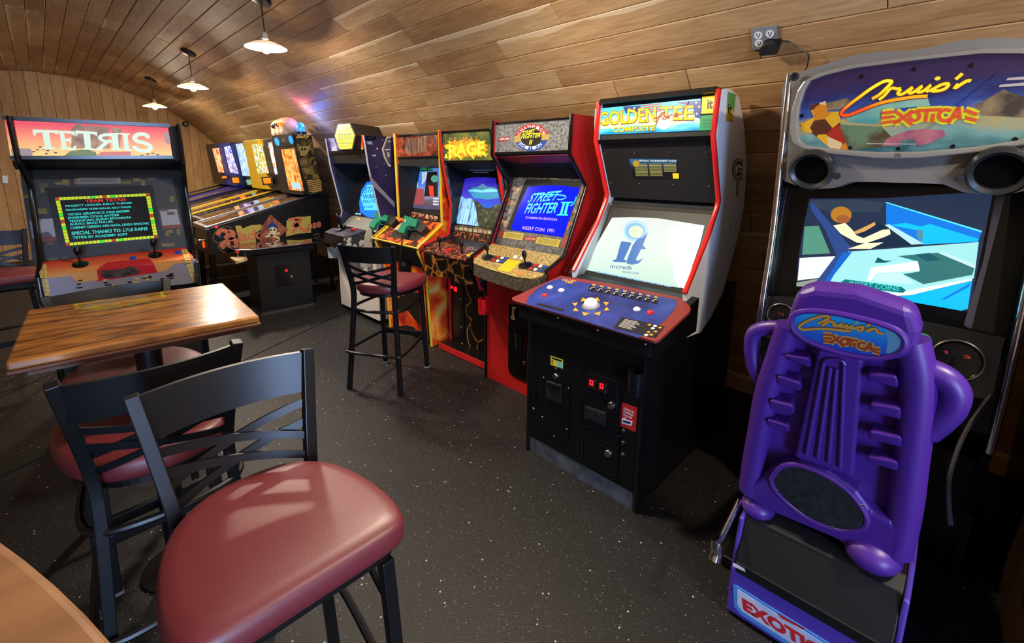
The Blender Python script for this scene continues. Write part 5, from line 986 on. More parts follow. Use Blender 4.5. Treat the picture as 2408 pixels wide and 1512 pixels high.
# seat
PURP = M('purple plastic', '#4a2488', .38, bump=.05, bscale=500); PURD = M('purple plastic base', '#4e38a0', .4)
SB = PXZ((1.52, 1.26), (1.62, .40))
def slab(name, poly, lift, mat=PURP, par=None, depth=.02, bev=.012, base=SB):
    pts = [base.off(lift).hit(q) for q in D4(poly)]; return MB().prism(pts, -base.n*depth).build(name, mat, par or seat, bevel=bev, seg=3)
seat = MB().prism([SB.off(-.05).hit(q) for q in D4([(395, 70), (455, 50), (640, 66), (872, 145), (895, 240), (925, 420), (915, 620), (880, 900), (845, 1120), (815, 1215), (620, 1140), (560, 1085), (400, 1010), (290, 968), (172, 905), (182, 850), (215, 700), (255, 500), (275, 400), (340, 250), (372, 120)])], (.07, 0, .01)).build('seat_back', PURP, t, bevel=.02, seg=3)
def tubep(name, pts, r, lifts=0, mat=PURP, par=None, n=14, base=None):
    return MB().tube(smooth_path([(base or SB).off(lifts).hit(q) for q in D4(pts)], 5), r, n).build(name, mat, par or seat, smooth=True)
tubep('side_rim', [(362, 200), (318, 330), (268, 480), (238, 640), (212, 780), (198, 880)], .036, -.035)
tubep('side_rim', [(862, 260), (890, 400), (885, 560), (862, 750), (838, 950), (800, 1130)], .042, -.045)
slab('head_cap', [(390, 62), (460, 43), (640, 60), (880, 140), (905, 235), (880, 345), (800, 352), (700, 348), (540, 322), (430, 275), (352, 252), (342, 200), (366, 125)], .0, depth=.09, bev=.025)
slab('spine', [(478, 300), (665, 345), (625, 835), (380, 748)], -.012, depth=.05, bev=.01)
for p in ([(505, 352), (432, 735)], [(532, 375), (478, 750)], [(558, 380), (524, 768)], [(588, 368), (572, 790)]): tubep('spine_rib', p, .0055, -.008, n=8)
tubep('spine_rib', [(505, 352), (525, 342), (575, 346), (590, 366)], .0055, -.008, n=8)
G3 = K(1740, 820, .25128)
for L in ([(430, 0), (650, 20), (655, 100), (405, 60), (430, 105), (655, 182)], [(385, 200), (560, 220), (570, 330), (345, 255), (340, 340), (565, 402)], [(330, 400), (495, 425), (505, 545), (275, 485), (270, 560), (500, 618)], [(290, 600), (450, 630), (460, 730), (250, 665), (250, 730), (455, 792)],
          [(1200, 160), (1440, 190), (1475, 270), (1195, 235), (1180, 300), (1480, 375)], [(1260, 430), (1480, 480), (1505, 565), (1215, 520), (1200, 590), (1505, 670)], [(1250, 690), (1490, 750), (1515, 840), (1210, 775), (1195, 840), (1510, 930)], [(1245, 910), (1460, 990), (1480, 1070), (1195, 1010), (1170, 1060), (1480, 1150)]):
    g = G3(L); a, b = [SB.off(-.049).hit(q) for q in g[:2]]; c, d = [SB.off(.012).hit(q) for q in g[2:4]]; e, f = [SB.off(-.012).hit(q) for q in g[4:]]
    k = -SB.n*.05; MB().add([a, b, c, d, e, f, e+k, f+k, a+k*.2, b+k*.2], [(0, 1, 2, 3), (3, 2, 5, 4), (4, 5, 7, 6), (0, 3, 4, 6, 8), (1, 9, 7, 5, 2), (8, 6, 7, 9), (0, 8, 9, 1)]).build('louvre', PURP, seat, bevel=.007, seg=3)
slab('speaker_housing', [(165, 905), (178, 855), (240, 832), (278, 795), (330, 768), (400, 764), (520, 803), (640, 888), (700, 970), (780, 1010), (855, 1080), (822, 1225), (620, 1148), (560, 1092), (300, 982)], -.005, depth=.06, bev=.016)
sp_o = [(288, 835), (330, 785), (400, 778), (500, 815), (600, 880), (665, 960), (682, 1015), (650, 1044), (570, 1047), (450, 1003), (350, 930), (300, 872)]
tubep('speaker_rim', sp_o+[sp_o[0]], .008, .0, n=8)
art(seat, 'speaker_cover', SB.off(-.005), D4(sp_o), A('speaker cloth', [(.4, '#0c0e12'), (.6, '#1a1f26')], 60, rough=.7), .008)
for q in ((308, 803), (405, 786), (310, 882), (402, 976), (505, 828), (660, 942), (648, 1028), (540, 1034)): disc(seat, 'screw', SB.off(.003), D4([q])[0], .004, .003, STEEL, 10)
for c, r in (((232, 948), .055), ((705, 1135), .075)): MB().ball(SB.off(-.035).hit(D4([c])[0]), r, 20, .7).build('foot_bulge', PURP, seat, smooth=True)
tubep('handle', [(350, 215), (285, 212), (225, 228), (207, 275), (212, 345), (228, 400), (262, 455)], [.024]*30+[.024], -.05)
tubep('handle', [(880, 380), (945, 392), (1010, 425), (1045, 480), (1030, 540), (985, 590), (925, 640)], .034, -.055)
be = [(370, 195), (384, 157), (440, 143), (540, 150), (680, 180), (790, 215), (836, 255), (832, 298), (782, 328), (690, 334), (560, 310), (440, 266), (386, 228)]
tubep('badge_rim', be+[be[0]], .009, .002, n=8)
bg = art(seat, 'badge', SB, D4(be), A('badge print', [(.1, '#1f3fc8'), (.5, '#2a6ae0'), (.9, '#1fa0f4')], 2, 'grad', axis=2, coord='Generated', dist=.15, rough=.25, emit=.25), .004); bp = SB.off(.004)
art(bg, 'badge_print', bp, G2([(1970, 420), (2180, 470), (2310, 650), (2280, 880), (2090, 970), (2010, 940), (2040, 680)]), M('badge pale', '#6fb4e8', .3, emit=.12), .0008)
bs_ = [[(640, 345), (740, 300), (862, 232), (830, 196), (700, 200), (500, 260), (340, 340), (255, 410), (310, 464), (420, 465), (620, 450), (900, 460), (1150, 485), (1300, 495)], [(720, 390), (830, 320), (880, 297), (940, 318), (990, 330)], [(985, 340), (950, 378), (1010, 395), (1130, 348), (1072, 402), (1130, 415), (1240, 372), (1182, 418), (1240, 430), (1350, 388), (1292, 432), (1370, 448)], [(1370, 446), (1500, 410), (1555, 430), (1510, 480), (1420, 475)], [(1635, 400), (1690, 345)], [(1610, 505), (1660, 460), (1640, 500), (1740, 450), (1810, 462), (1840, 520), (1950, 555)]]
for mt, w_, l_ in ((M('badge rust', '#7a2f24', .4), .0105, .002), (M('badge gold', '#e0b458', .4, emit=.15), .007, .0035)):
    stroke(bg, 'badge_script', bp, [G2(c) for c in bs_], w_, mt, l_); art(bg, 'badge_dot', bp, G2(ell(1415, 330, 38, 20, 14)), mt, l_)
ex2 = [[(740, 570), (920, 575)], [(740, 640), (920, 650)], [(745, 700), (960, 725)], [(930, 570), (1150, 810)], [(1080, 610), (880, 745)], ell(1180, 710, 72, 62, 14)+[(1252, 710)], [(1210, 650), (1450, 695)], [(1310, 670), (1290, 810)], [(1380, 730), (1370, 830)], [(1580, 745), (1500, 725), (1455, 790), (1500, 850), (1570, 840)], [(1700, 730), (1570, 900)], [(1690, 740), (1740, 910)], [(1620, 840), (1890, 870)], [(1740, 900), (1890, 945)]]
stroke(bg, 'badge_outline', bp, [G2(c) for c in ex2], .015, M('badge gold', '#e0b458'), .002, sm=3)['kind'] = 'stuff'
stroke(bg, 'badge_lettering', bp, [G2(c) for c in ex2], .0065, M('badge vermilion', '#c8543a', .4, emit=.1), .0035, sm=3)['kind'] = 'stuff'
# seat base
BRp = PX_(1.555); zt = BRp.hit(E1([(180, 822)])[0]).z; H = PY_(.395).hit((1754, 1214)); yL, yR = .412, -.055
o = MB().box(1.555, 1.6, yR, yL, .01, zt).build('base_rear', PURD, t, bevel=.012, seg=3)
for y in (yL-.016, yR): MB().xz([(1.57, .01), (1.565, zt), (H.x-.02, H.z), (H.x+.12, H.z+.03), (2.3, .3), (2.3, .01)], y, y+.016).build('base_side', PURD, t, bevel=.006)
MB().xz([(1.552, zt), (1.552, zt+.028), (H.x, H.z), (H.x+.05, H.z+.03), (2.32, .32), (2.32, .0), (1.6, .0)], yR+.017, yL-.017).build('base_hood', M('hood black', '#08080a', .55), t, bevel=.004)
for za in (0, 1): MB().box(1.549+za*(H.x-1.552), 1.553+za*(H.x-1.552), yR+.02, yL-.02, (zt+.027, H.z)[za], (zt+.03, H.z+.003)[za]).build('hood_glint', STEEL, t)  # thin bright strips stand in for light reflected along the hood's edges
art(t, 'hood_label', PX_(1.551), E1([(232, 822), (262, 828), (330, 868), (342, 898), (236, 848)]), WHITE, .001)
sg = art(t, 'sign', BRp, E1([(235, 1008), (262, 1012), (1250, 1625), (1250, 1850), (1230, 1870), (300, 1260), (246, 1190)]), M('sign blue', '#4f8fd8', .35), .003)
art(sg, 'sign_field', BRp.off(.003), E1([(272, 1045), (1220, 1645), (1220, 1830), (310, 1235), (272, 1180)]), A('sign field print', [(.4, '#a8b8dc'), (.6, '#ccd0e4')], 8, rough=.4), .001)
text(sg, 'lettering', BRp.off(.004), [('EXOTICA', *E1([(328, 1225), (1190, 1770), (312, 1118)]))], M('sign red', '#c8242c', .4), .002, bold=.05)
stroke(sg, 'sign_print', BRp.off(.004), [E1([(620, 1262), (860, 1395)]), E1([(640, 1285), (840, 1390)])], .005, M('sign red', '#c8242c'), .001, sm=0)
MB().tube(smooth_path([PY_(.43).hit(q) for q in E1([(285, 285), (210, 440), (130, 600), (92, 650), (88, 720), (70, 800)])], 4), [.011]*12+[.018]*9, 10).build('rail', CHROME, t, smooth=True)
MB().tube(smooth_path([PY_(-.075).hit(q) for q in E1([(1692, 860), (1690, 1100), (1670, 1350), (1640, 1540)])], 4), .012, 10).build('rail', CHROME, t, smooth=True)
MB().tube(smooth_path([PX_(x).hit(q) for x, q in ((2.14, (2331, 929)), (2.10, (2286, 988)), (2.04, (2258, 1040)), (1.98, (2237, 1101)), (1.95, (2230, 1139)), (1.92, (2232, 1200)), (1.9, (2235, 1236)))], 4), .008, 8).build('rail', M('dim chrome', '#6a6a70', .25, 1), t, smooth=True)
MB().box(1.75, 2.3, -.14, .5, .0, .05).build('platform', BLACK, t, bevel=.005)
# neighbour at the right edge
t = thing('arcade_cabinet', 'dark brown cabinet side at the right picture edge beyond the driving game', 'arcade machine', (1.9, -.7, 0))
MB().xz([(1.75, 0), (1.72, .75), (1.6, .9), (1.72, 1.0), (1.95, 1.25), (1.9, 1.6), (2.0, 1.85), (2.55, 1.85), (2.9, 1.2), (2.9, 0)], -.99, -.31).build('body', A('dark brown laminate', [(.4, '#1a120e'), (.6, '#3a261a')], 2.5, rough=.25), t, bevel=.01)
# ------------------------------------------------------------------ block puzzle cabinet, turned towards the room
C2 = K(0, 250, .33069)
TA = math.radians(-9); TL = Vector((.27, 3.45, 0))
t = thing('arcade_cabinet', 'dark block-puzzle arcade cabinet with orange lit marquee and green-bordered screen', 'arcade machine', tuple(TL), TA)
TMX = Matrix.Translation(TL) @ Matrix.Rotation(TA, 4, 'Z')
def TP(a, b):                       # plane across the cabinet through two (depth, height) points
    p = TMX @ Vector((0, a[0], a[1])); d = TMX.to_3x3() @ Vector((0, b[0]-a[0], b[1]-a[1])); return Plane(p, d.cross(TMX.to_3x3() @ Vector((1, 0, 0))))
tp = [(.045, 1.835), (.05, 1.60), (.12, 1.55), (.19, 1.49), (.20, 1.44), (.10, 1.07), (-.02, .99), (-.03, .86), (.05, .80), (.05, 0), (.80, 0), (.80, 1.3), (.62, 1.835)]
DG = M('deep grey laminate', '#15161a', .4)
for s in (-1, 1):
    x0 = s*.352; o = MB().prism([(x0-.01, d, z) for d, z in tp], (.02, 0, 0)).build('side_panel', DG, t, W=False)
    MB().tube([(x0, d, z) for d, z in tp[:10]], .0125, 8).build('edge_trim', BLKPL, o, W=False, smooth=True)
MB().prism([(-.341, d, z) for d, z in [(.07, 1.825), (.075, 1.62), (.24, 1.56), (.25, 1.50), (.16, 1.05), (.08, .95), (.08, 0), (.78, 0), (.78, 1.3), (.6, 1.82)]], (.682, 0, 0)).build('body', BLACKM, t, W=False)
QM = TP((.07, 1.825), (.075, 1.62)); QU = TP((.075, 1.62), (.24, 1.56)); QB = TP((.25, 1.50), (.16, 1.05)); QC = TP((.12, 1.055), (-.01, 1.0)); QS = TP((-.01, 1.0), (.02, .84))
mq = art(t, 'marquee', QM, C2([(32, 97), (1196, 152), (1225, 352), (76, 352)]), A('sunset marquee print', [(.05, '#f0cc70'), (.35, '#f0a868'), (.65, '#ea7a5c'), (.95, '#e0404c')], 3, 'grad', axis=2, coord='Generated', dist=.05, emit=.95), .006); ml = QM.off(.006)
art(t, 'marquee_frame', QM, [C2([(15, 68), (1205, 125), (1210, 150), (20, 95)]), C2([(70, 352), (1228, 350), (1235, 372), (78, 378)])], BLKPL, .014)
art(mq, 'castle_print', ml, [C2([(505, 300), (512, 200), (505, 165), (540, 130), (575, 122), (605, 150), (600, 200), (610, 300)]), C2([(615, 300), (612, 135), (775, 150), (770, 240), (785, 300)]), C2([(800, 290), (798, 150), (862, 155), (855, 290)])], A('castle print', [(.35, '#8a6a4a'), (.5, '#b08060'), (.65, '#c0a070')], 20, emit=.6), .001)
art(mq, 'hill_print', ml, C2([(455, 352), (500, 318), (620, 305), (680, 325), (690, 352)]), M('hill green', '#7a8a4a', .4, emit=.6), .001)
art(mq, 'road_print', ml, [C2([(690, 350), (720, 325), (930, 322), (930, 350)])], M('road coral', '#e07a6a', .4, emit=.7), .001)
art(mq, 'wall_print', ml, [C2([(76, 298), (215, 300), (232, 325), (230, 352), (84, 352)]), C2([(1160, 180), (1195, 182), (1210, 270), (1180, 262)])], M('wall mauve', '#b09a98', .4, emit=.6), .001)
blk = [(230, 318), (255, 305), (275, 285), (300, 300), (330, 310), (365, 300), (385, 325), (320, 332), (1000, 345), (1040, 335), (1075, 330), (1110, 340), (1140, 352)]
art(mq, 'block_print', ml, [C2([(x, y), (x+22, y+1), (x+22, y+9), (x, y+8)]) for x, y in blk], M('block ink', '#4a4038', .4, emit=.3), .0015)
LT = [[(232, 165), (405, 170), (412, 205), (395, 200), (385, 190), (350, 188), (365, 290), (395, 300), (396, 308), (300, 303), (300, 295), (322, 288), (300, 188), (268, 188), (255, 195), (248, 215), (236, 200)],
      [(392, 172), (530, 178), (535, 210), (520, 205), (510, 195), (455, 192), (462, 230), (490, 232), (492, 222), (502, 222), (508, 262), (497, 262), (494, 250), (466, 248), (474, 292), (520, 295), (530, 280), (542, 278), (540, 312), (425, 308), (425, 300), (440, 292), (425, 195), (395, 182)],
      [(536, 172), (690, 182), (690, 215), (678, 205), (668, 198), (640, 196), (648, 295), (672, 303), (672, 312), (590, 308), (590, 300), (605, 293), (592, 195), (565, 193), (550, 200), (545, 215), (538, 205)],
      [(790, 192), (850, 190), (850, 198), (836, 202), (848, 300), (868, 306), (868, 314), (790, 312), (790, 305), (803, 298)], [(750, 248), (786, 250), (722, 305), (735, 312), (735, 316), (660, 310), (662, 303), (685, 300)],
      [(852, 190), (925, 194), (925, 202), (908, 208), (918, 302), (938, 308), (938, 317), (872, 313), (872, 305), (885, 300), (872, 205), (854, 198)]]
MINT = M('lettering mint', '#d8ecd0', .35, emit=.8)
for g in LT: art(mq, 'letter', ml, C2(g), MINT, .003)
stroke(mq, 'letter', ml, [C2([(795, 203), (745, 203), (716, 214), (712, 228), (740, 246), (798, 248)])], .016, MINT, .0032)
stroke(mq, 'letter', ml, [C2([(1052, 228), (1045, 208), (1010, 197), (972, 205), (957, 226), (975, 247), (1020, 258), (1060, 275), (1070, 296), (1050, 315), (1005, 315), (968, 303), (955, 282)])], .021, MINT, .0032)
art(t, 'speaker_panel', QU, C2([(85, 385), (1245, 378), (1240, 430), (110, 445)]), BLACK, .004)
bz = art(t, 'bezel', QB, C2([(140, 462), (1210, 450), (1340, 1015), (238, 1120)]), M('bezel slate', '#24262a', .5), .003); qb = QB.off(.003)
olv = A('olive block print', [(.4, '#4a4224'), (.6, '#6f6430')], 9, rough=.5)
for x, y, w_, h_ in ((275, 548, 62, 28), (282, 575, 28, 40), (390, 540, 60, 18), (440, 520, 50, 40), (525, 500, 24, 55), (860, 530, 70, 22), (945, 508, 50, 30), (1000, 525, 28, 45), (1040, 500, 60, 18), (165, 632, 48, 20), (258, 725, 74, 40), (250, 975, 30, 80), (1205, 640, 30, 40), (1180, 880, 46, 22), (1175, 895, 26, 28), (345, 1078, 62, 24), (440, 1070, 50, 40), (1150, 975, 90, 22), (330, 965, 55, 20), (1255, 870, 24, 45), (300, 480, 30, 18), (975, 460, 50, 16)):
    art(bz, 'block_print', qb, C2([(x, y), (x+w_, y-2), (x+w_+h_*.15, y+h_-2), (x+h_*.15, y+h_)]), olv, .001)
cd_ = art(bz, 'instruction_card', qb, C2([(545, 466), (850, 460), (860, 550), (558, 556)]), M('card grey', '#6f6f70', .5), .002)
art(bz, 'card_text', qb, [cell(C2([(552, 472), (846, 467), (855, 545), (564, 550)]), .05, .05+i*.13, .93, .11+i*.13) for i in range(7)], M('card ink', '#4a4a4c', .5), .003)
for Q in ([(208, 808), (375, 797), (400, 955), (235, 968)], [(1135, 738), (1256, 730), (1290, 862), (1160, 872)]):
    q = C2(Q); art(bz, 'side_card', qb, q, M('card pale', '#8f94a0', .5), .002); art(bz, 'side_card_trim', qb, cell(q, 0, .83, 1, 1), M('card rust', '#6f3020', .5), .003); art(bz, 'side_card_trim', qb, cell(q, .02, .02, .5, .08), M('card rust', '#6f3020'), .003)
art(bz, 'side_card_print', qb, [C2([(260, 920), (300, 900), (340, 890), (385, 930), (330, 945)]), C2([(1185, 752), (1240, 750), (1245, 770), (1190, 772)])], M('card ink', '#4a4a4c'), .003)
art(t, 'screen_surround', QB, C2([(330, 582), (1085, 562), (1160, 950), (430, 1026)]), M('tube black', '#050506', .3), .005)
scr = art(t, 'screen', QB, C2([(385, 650), (720, 628), (1065, 618), (1100, 770), (1125, 935), (800, 968), (468, 994), (425, 820)]), M('screen black', '#04080a', .12, emit=.2), .008); qs = QB.off(.008)
SQ = C2([(388, 648), (1066, 617), (1126, 936), (470, 994)])
pal = {'y': E('block yellow', '#b4c81a', 1), 'g': E('block green', '#2fd02a', 1), 'r': E('block red', '#b0381c', .9)}
cells = {'y': [], 'g': [], 'r': []}; rg = random.Random(3)
def put_c(u, v, du, dv, k=None): cells[k or rg.choice('yyyyyyyg')].append(cell(SQ, u+du*.06, v+dv*.06, u+du*.94, v+dv*.94))
NX, NY = 24, 15
for i in range(NX):
    k = 'r' if i in (0, 12, NX-1) else ('g' if i in (9, 14) else 'y'); put_c(i/NX, 0, 1/NX, .065, k); put_c(i/NX, .935, 1/NX, .065, k)
for j in range(1, NY-1):
    k = 'r' if j == 7 else ('g' if j in (5, 9) else 'y'); put_c(0, .065+(j-1)*.87/(NY-2), .05, .87/(NY-2), k); put_c(.95, .065+(j-1)*.87/(NY-2), .05, .87/(NY-2), k)
for k, v in cells.items():
    o = art(scr, 'picture_blocks', qs, v, pal[k], .001); o['kind'] = 'stuff'
text(scr, 'picture_title', qs, [('TEAM TETRIS', *C2([(608, 686), (898, 672), (604, 664)]))], E('title red', '#c8321c', .9), .002, bold=.03)
cy = E('text cyan', '#3fd8d0', .9)
for s, a, b, h_ in (('PROJECT LEADER: KELLY TURNER', (466, 720), (942, 696), 17), ('PROGRAMMERS: NORM AVELLAR, KELLY TURNER', (470, 746), (934, 724), 15), ('VIDEO GRAPHICS: KRIS MOSER', (482, 778), (925, 752), 16), ('ENGINEER: DOUG SNYDER', (486, 802), (850, 780), 16), ('TECHNICIAN: GLENN MCNAMARA', (492, 826), (935, 796), 16), ('AUDIO: BRAD FULLER', (496, 848), (806, 826), 16), ('CABINET DESIGN: KEN HATA, LINDA SINKOVIC', (502, 876), (1062, 842), 20), ('SPECIAL THANKS TO: LYLE RAINS', (510, 916), (1050, 880), 24), ('TETRIS BY ACADEMY SOFT', (518, 944), (908, 918), 18)):
    text(scr, 'picture_text', qs, [(s, *C2([a, b, (a[0]-2, a[1]-h_)]))], cy, .002, bold=.02)
# control panel
cp = art(t, 'control_panel', QC, C2([(275, 1122), (1318, 1012), (1385, 1088), (300, 1215)]), A('control sunset print', [(.1, '#e09a5a'), (.5, '#d8603a'), (.85, '#c8302c')], 3, 'grad', axis=1, coord='Generated', dist=.1, rough=.35), .01); qc = QC.off(.01)
art(cp, 'red_print', qc, C2([(700, 1150), (760, 1110), (1060, 1080), (1095, 1120), (690, 1172)]), M('panel scarlet', '#c01f2c', .4), .001)
sk = art(t, 'front_skirt', QS, C2([(270, 1215), (1390, 1085), (1412, 1248), (345, 1368), (300, 1350)]), M('skirt lavender', '#8f8ea0', .45), .012); qs_ = QS.off(.012)
art(sk, 'sunset_print', qs_, [C2([(335, 1205), (690, 1165), (700, 1235), (560, 1255), (500, 1205), (340, 1222)]), C2([(1095, 1115), (1360, 1088), (1362, 1105), (1240, 1120), (1180, 1170), (1110, 1180)])], M('skirt apricot', '#d89a5a', .45), .001)
art(sk, 'red_print', qs_, C2([(690, 1168), (1095, 1122), (1120, 1180), (690, 1245)]), M('panel scarlet', '#c01f2c'), .001)
art(sk, 'rock_print', qs_, C2([(712, 1190), (735, 1158), (790, 1165), (880, 1150), (940, 1135), (1000, 1165), (985, 1190), (860, 1215), (740, 1222)]), A('rock print', [(.4, '#2a2a2c'), (.6, '#5a5048')], 24), .002)
rg = random.Random(5)
for i in range(26):
    u = rg.uniform(.18, .86); v = rg.uniform(.25, .78) if u < .42 else rg.uniform(.5, .78); Q = C2([(335, 1205), (1360, 1090), (1375, 1250), (350, 1362)])
    du, dv = rg.choice(((.028, .06), (.045, .05), (.018, .1))); art(sk, 'block_print', qs_, cell(Q, u, v, u+du, v+dv), M('block black', '#17161a', .45) if i % 3 else M('block straw', '#d8c070', .45), .0018)
for (a, b) in ((C2([(272, 1128), (330, 1122), (360, 1365), (300, 1352)]), 0), (C2([(1285, 1018), (1330, 1012), (1410, 1245), (1370, 1252)]), 1)):
    for j in range(7):
        for i in (0, 1):
            pl_ = qc if j < 3 else qs_
            art(cp if j < 3 else sk, 'brick_print', pl_, cell(a, i*.5+.03, j/7+.012, i*.5+.47, (j+1)/7-.012), M('brick straw', '#cdbb6a', .45), .0022)
joystick(cp, qc, C2([(572, 1125)])[0], .105, base=.036, ball=.016); joystick(cp, qc, C2([(1105, 1058)])[0], .105, base=.036, ball=.016)
button(cp, qc, C2([(945, 1080)])[0], .014, BLUEB, .006); button(cp, qc, C2([(1266, 1040)])[0], .014, BLUEB, .006)
# ------------------------------------------------------------------ pinball machines
C3 = K(400, 250, .16611); F5 = K(400, 420, .14550)
PF_ = A('playfield', [(.35, '#1a1410'), (.5, '#6a4a34'), (.6, '#8a6a50'), (.72, '#2a3a5a')], 7, detail=4, rough=.06, coat=1)
def pinball(label, x, y, rail, head, art_mat, art_px, dmd_px, dmd_mat, topz=1.95):
    loc = (x-.935, y, 0); t = thing('pinball_machine', label, 'pinball machine', loc, 0, 'pinball machines in a row along the wall'); W_ = .28
    bp_ = [(0, .64), (0, .925), (1.20, 1.245), (1.34, 1.245), (1.34, .70)]
    MB().prism([(a, -W_, b) for a, b in bp_], (0, 2*W_, 0)).build('cabinet', BLACK, t, W=False, bevel=.004)
    for s in (-1, 1):
        MB().prism([(0, s*(W_-.012)-.016, .93), (1.16, s*(W_-.012)-.016, 1.24), (1.16, s*(W_-.012)-.016, 1.258), (0, s*(W_-.012)-.016, .95)], (0, .032, 0)).build('side_rail', rail, t, W=False, bevel=.003)
    MB().box(-.025, .03, -W_-.005, W_+.005, .905, .955).build('lockdown_bar', STEEL, t, W=False, bevel=.008)
    m = MB(); m.add([(.03, -W_+.03, .944), (1.16, -W_+.03, 1.243), (1.16, W_-.03, 1.243), (.03, W_-.03, .944)], [(0, 3, 2, 1)]); m.build('playfield_glass', PF_, t, W=False)
    for a, b in ((.04, -W_+.03), (.04, W_-.03), (1.3, -W_+.03), (1.3, W_-.03)):
        MB().tube([(a, b, .70), (a-.03 if a < 1 else a+.02, b*1.04, .0)], .022, 4).build('leg', BLKPL, t, W=False)
    hb = .355; lean = .06
    MB().prism([(.935, -hb, topz), (1.155, -hb, topz), (1.155+lean, -hb, 1.25), (.935+lean, -hb, 1.25)], (0, 2*hb, 0)).build('backbox', head, t, W=False, bevel=.006)
    pl_ = Plane(Vector(loc)+Vector((.935, 0, topz)), Vector((lean, 0, 1.25-topz)).cross(Vector((0, 1, 0))))
    art(t, 'translite', pl_, art_px, art_mat, .004)
    if dmd_px:
        a, b, c, d = dmd_px; cx_ = sum(p[0] for p in dmd_px)/4; cy_ = sum(p[1] for p in dmd_px)/4
        art(t, 'display_panel', pl_, [(cx_+(p[0]-cx_)*1.5, cy_+(p[1]-cy_)*1.5) for p in dmd_px], BLACKM, .003); art(t, 'display', pl_, dmd_px, dmd_mat, .006)
    art(t, 'coin_button', PX_(loc[0]), [PXp for PXp in [proj_px((loc[0], y-.1, .78)), proj_px((loc[0], y-.05, .78)), proj_px((loc[0], y-.05, .70)), proj_px((loc[0], y-.1, .70))]], M('glowing orange', '#ff5a14', .3, emit=1.2), .008)
    MB().cyl((-.07, -.2, .80), (0, -.2, .80), .012).build('plunger', CHROME, t, W=False, smooth=True)
    return t, pl_
def proj_px(P): q = proj(P); return (q[0], q[1])
ORD = E('dot orange', '#ff7a14', 1.2); CARD = E('card mint', '#8fd0b0', .55)
def AP(n, *c): k = len(c); return A('backglass '+n, [(.25+.5*i/(k-1), x) for i, x in enumerate(c)], 6.5, 'noise', detail=4, dist=1.5, emit=1.05, rough=.2)
P6 = pinball('farthest pinball machine with red and orange backglass beside the end wall', 2.2, 9.68, BLACK, M('head brown', '#20160f', .5), AP('ember', '#2a0a08', '#e03a2a', '#f0d0a0', '#f0801e', '#3a1408'), C3([(600, 600), (690, 590), (765, 940), (690, 935)]), C3([(738, 992), (800, 990), (805, 1018), (742, 1020)]), ORD)
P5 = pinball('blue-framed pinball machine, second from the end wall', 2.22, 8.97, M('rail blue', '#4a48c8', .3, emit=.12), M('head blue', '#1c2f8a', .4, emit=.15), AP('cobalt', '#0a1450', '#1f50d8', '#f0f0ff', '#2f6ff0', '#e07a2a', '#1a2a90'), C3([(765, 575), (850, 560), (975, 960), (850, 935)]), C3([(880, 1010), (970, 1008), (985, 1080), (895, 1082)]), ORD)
P4 = pinball('pinball machine with pale yellow and ice blue backglass', 2.31, 8.245, BLACK, M('head dark green', '#1c2a14', .45), AP('ice', '#f0ea3a', '#c8d0c8', '#7fb0d8', '#e8f4ff', '#5a90c8'), C3([(930, 535), (1030, 520), (1170, 990), (1030, 985)]), C3([(1080, 1040), (1150, 1035), (1172, 1105), (1100, 1112)]), CARD)
P3 = pinball('yellow-trimmed pinball machine with colourful cartoon backglass', 2.21, 7.485, M('rail yellow', '#d8b01a', .35), M('head yellow', '#d0aa14', .4), AP('candy', '#2a4a8a', '#f0f0f0', '#2f9a5a', '#f0c03a', '#f4f8ff', '#d84a2a', '#4a7ab8'), C3([(1160, 540), (1295, 530), (1400, 945), (1245, 955)]), C3([(1320, 1018), (1425, 1012), (1435, 1090), (1335, 1095)]), ORD)
P2 = pinball('pinball machine with sea blue backglass, second in the row', 2.24, 6.725, BLACK, M('head black', '#0e1014', .4), AP('sea', '#1a4a8a', '#3fa0d0', '#e8f0f4', '#f08a3a', '#2f6a9a'), C3([(1385, 520), (1440, 505), (1575, 955), (1490, 965)]), C3([(1555, 1022), (1605, 1018), (1622, 1108), (1575, 1110)]), CARD)
P1 = pinball('nearest pinball machine with pirate side art and glowing orange backglass', 2.10, 5.965, STEEL, M('head black', '#0e1014'), AP('amber', '#5a1a08', '#f0601e', '#f8c070', '#f08a2a', '#8a3010', '#fff0d0'), C3([(1575, 610), (1755, 595), (1900, 1200), (1690, 1180)]), C3([(1722, 1075), (1835, 1085), (1870, 1165), (1745, 1165)]), E('card ice', '#a8d8f0', .9))
t, pl_ = P1
art(t, 'speaker_panel', pl_, C3([(1430, 420), (1745, 385), (1765, 560), (1500, 580)]), BLACK, .008)
for c in ((1515, 500), (1712, 475)): art(t, 'speaker_light', pl_.off(.008), C3(ell(*c, 28, 62, 18, -.35)), E('speaker blue', '#1f9af0', 1.2), .003)
art(t, 'speaker_mark', pl_.off(.008), C3(ell(1607, 480, 26, 30, 12)), M('pewter', '#3a3a40', .4), .002)
B1 = PY_(5.965-.355); S1 = PY_(5.965-.28)
bs_ = art(t, 'backbox_print', B1, C3([(1760, 480), (2000, 470), (2155, 1195), (1965, 1250), (1880, 960)]), A('pirate side print', [(.3, '#120c08'), (.45, '#4a3a1a'), (.55, '#8a7434'), (.68, '#c85a2a'), (.8, '#e08a3a')], 8, detail=5, dist=1.5, rough=.4, emit=.12), .002)
text(t, 'maker_lettering', B1, [('Bally', *C3([(1780, 470), (1975, 462), (1785, 400)]))], M('gold lettering', '#d8b04a', .4), .003, bold=.02, shear=.3)
art(bs_, 'skull_print', B1.off(.002), C3([(1790, 520), (1850, 570), (1930, 560), (1985, 560), (1960, 640), (1920, 700), (1850, 700), (1830, 620)]), M('bone print', '#8a7a44', .45), .001)
art(bs_, 'skull_eyes', B1.off(.003), [C3(ell(1868, 610, 16, 18, 10)), C3(ell(1908, 608, 15, 17, 10))], BLACK, .001)
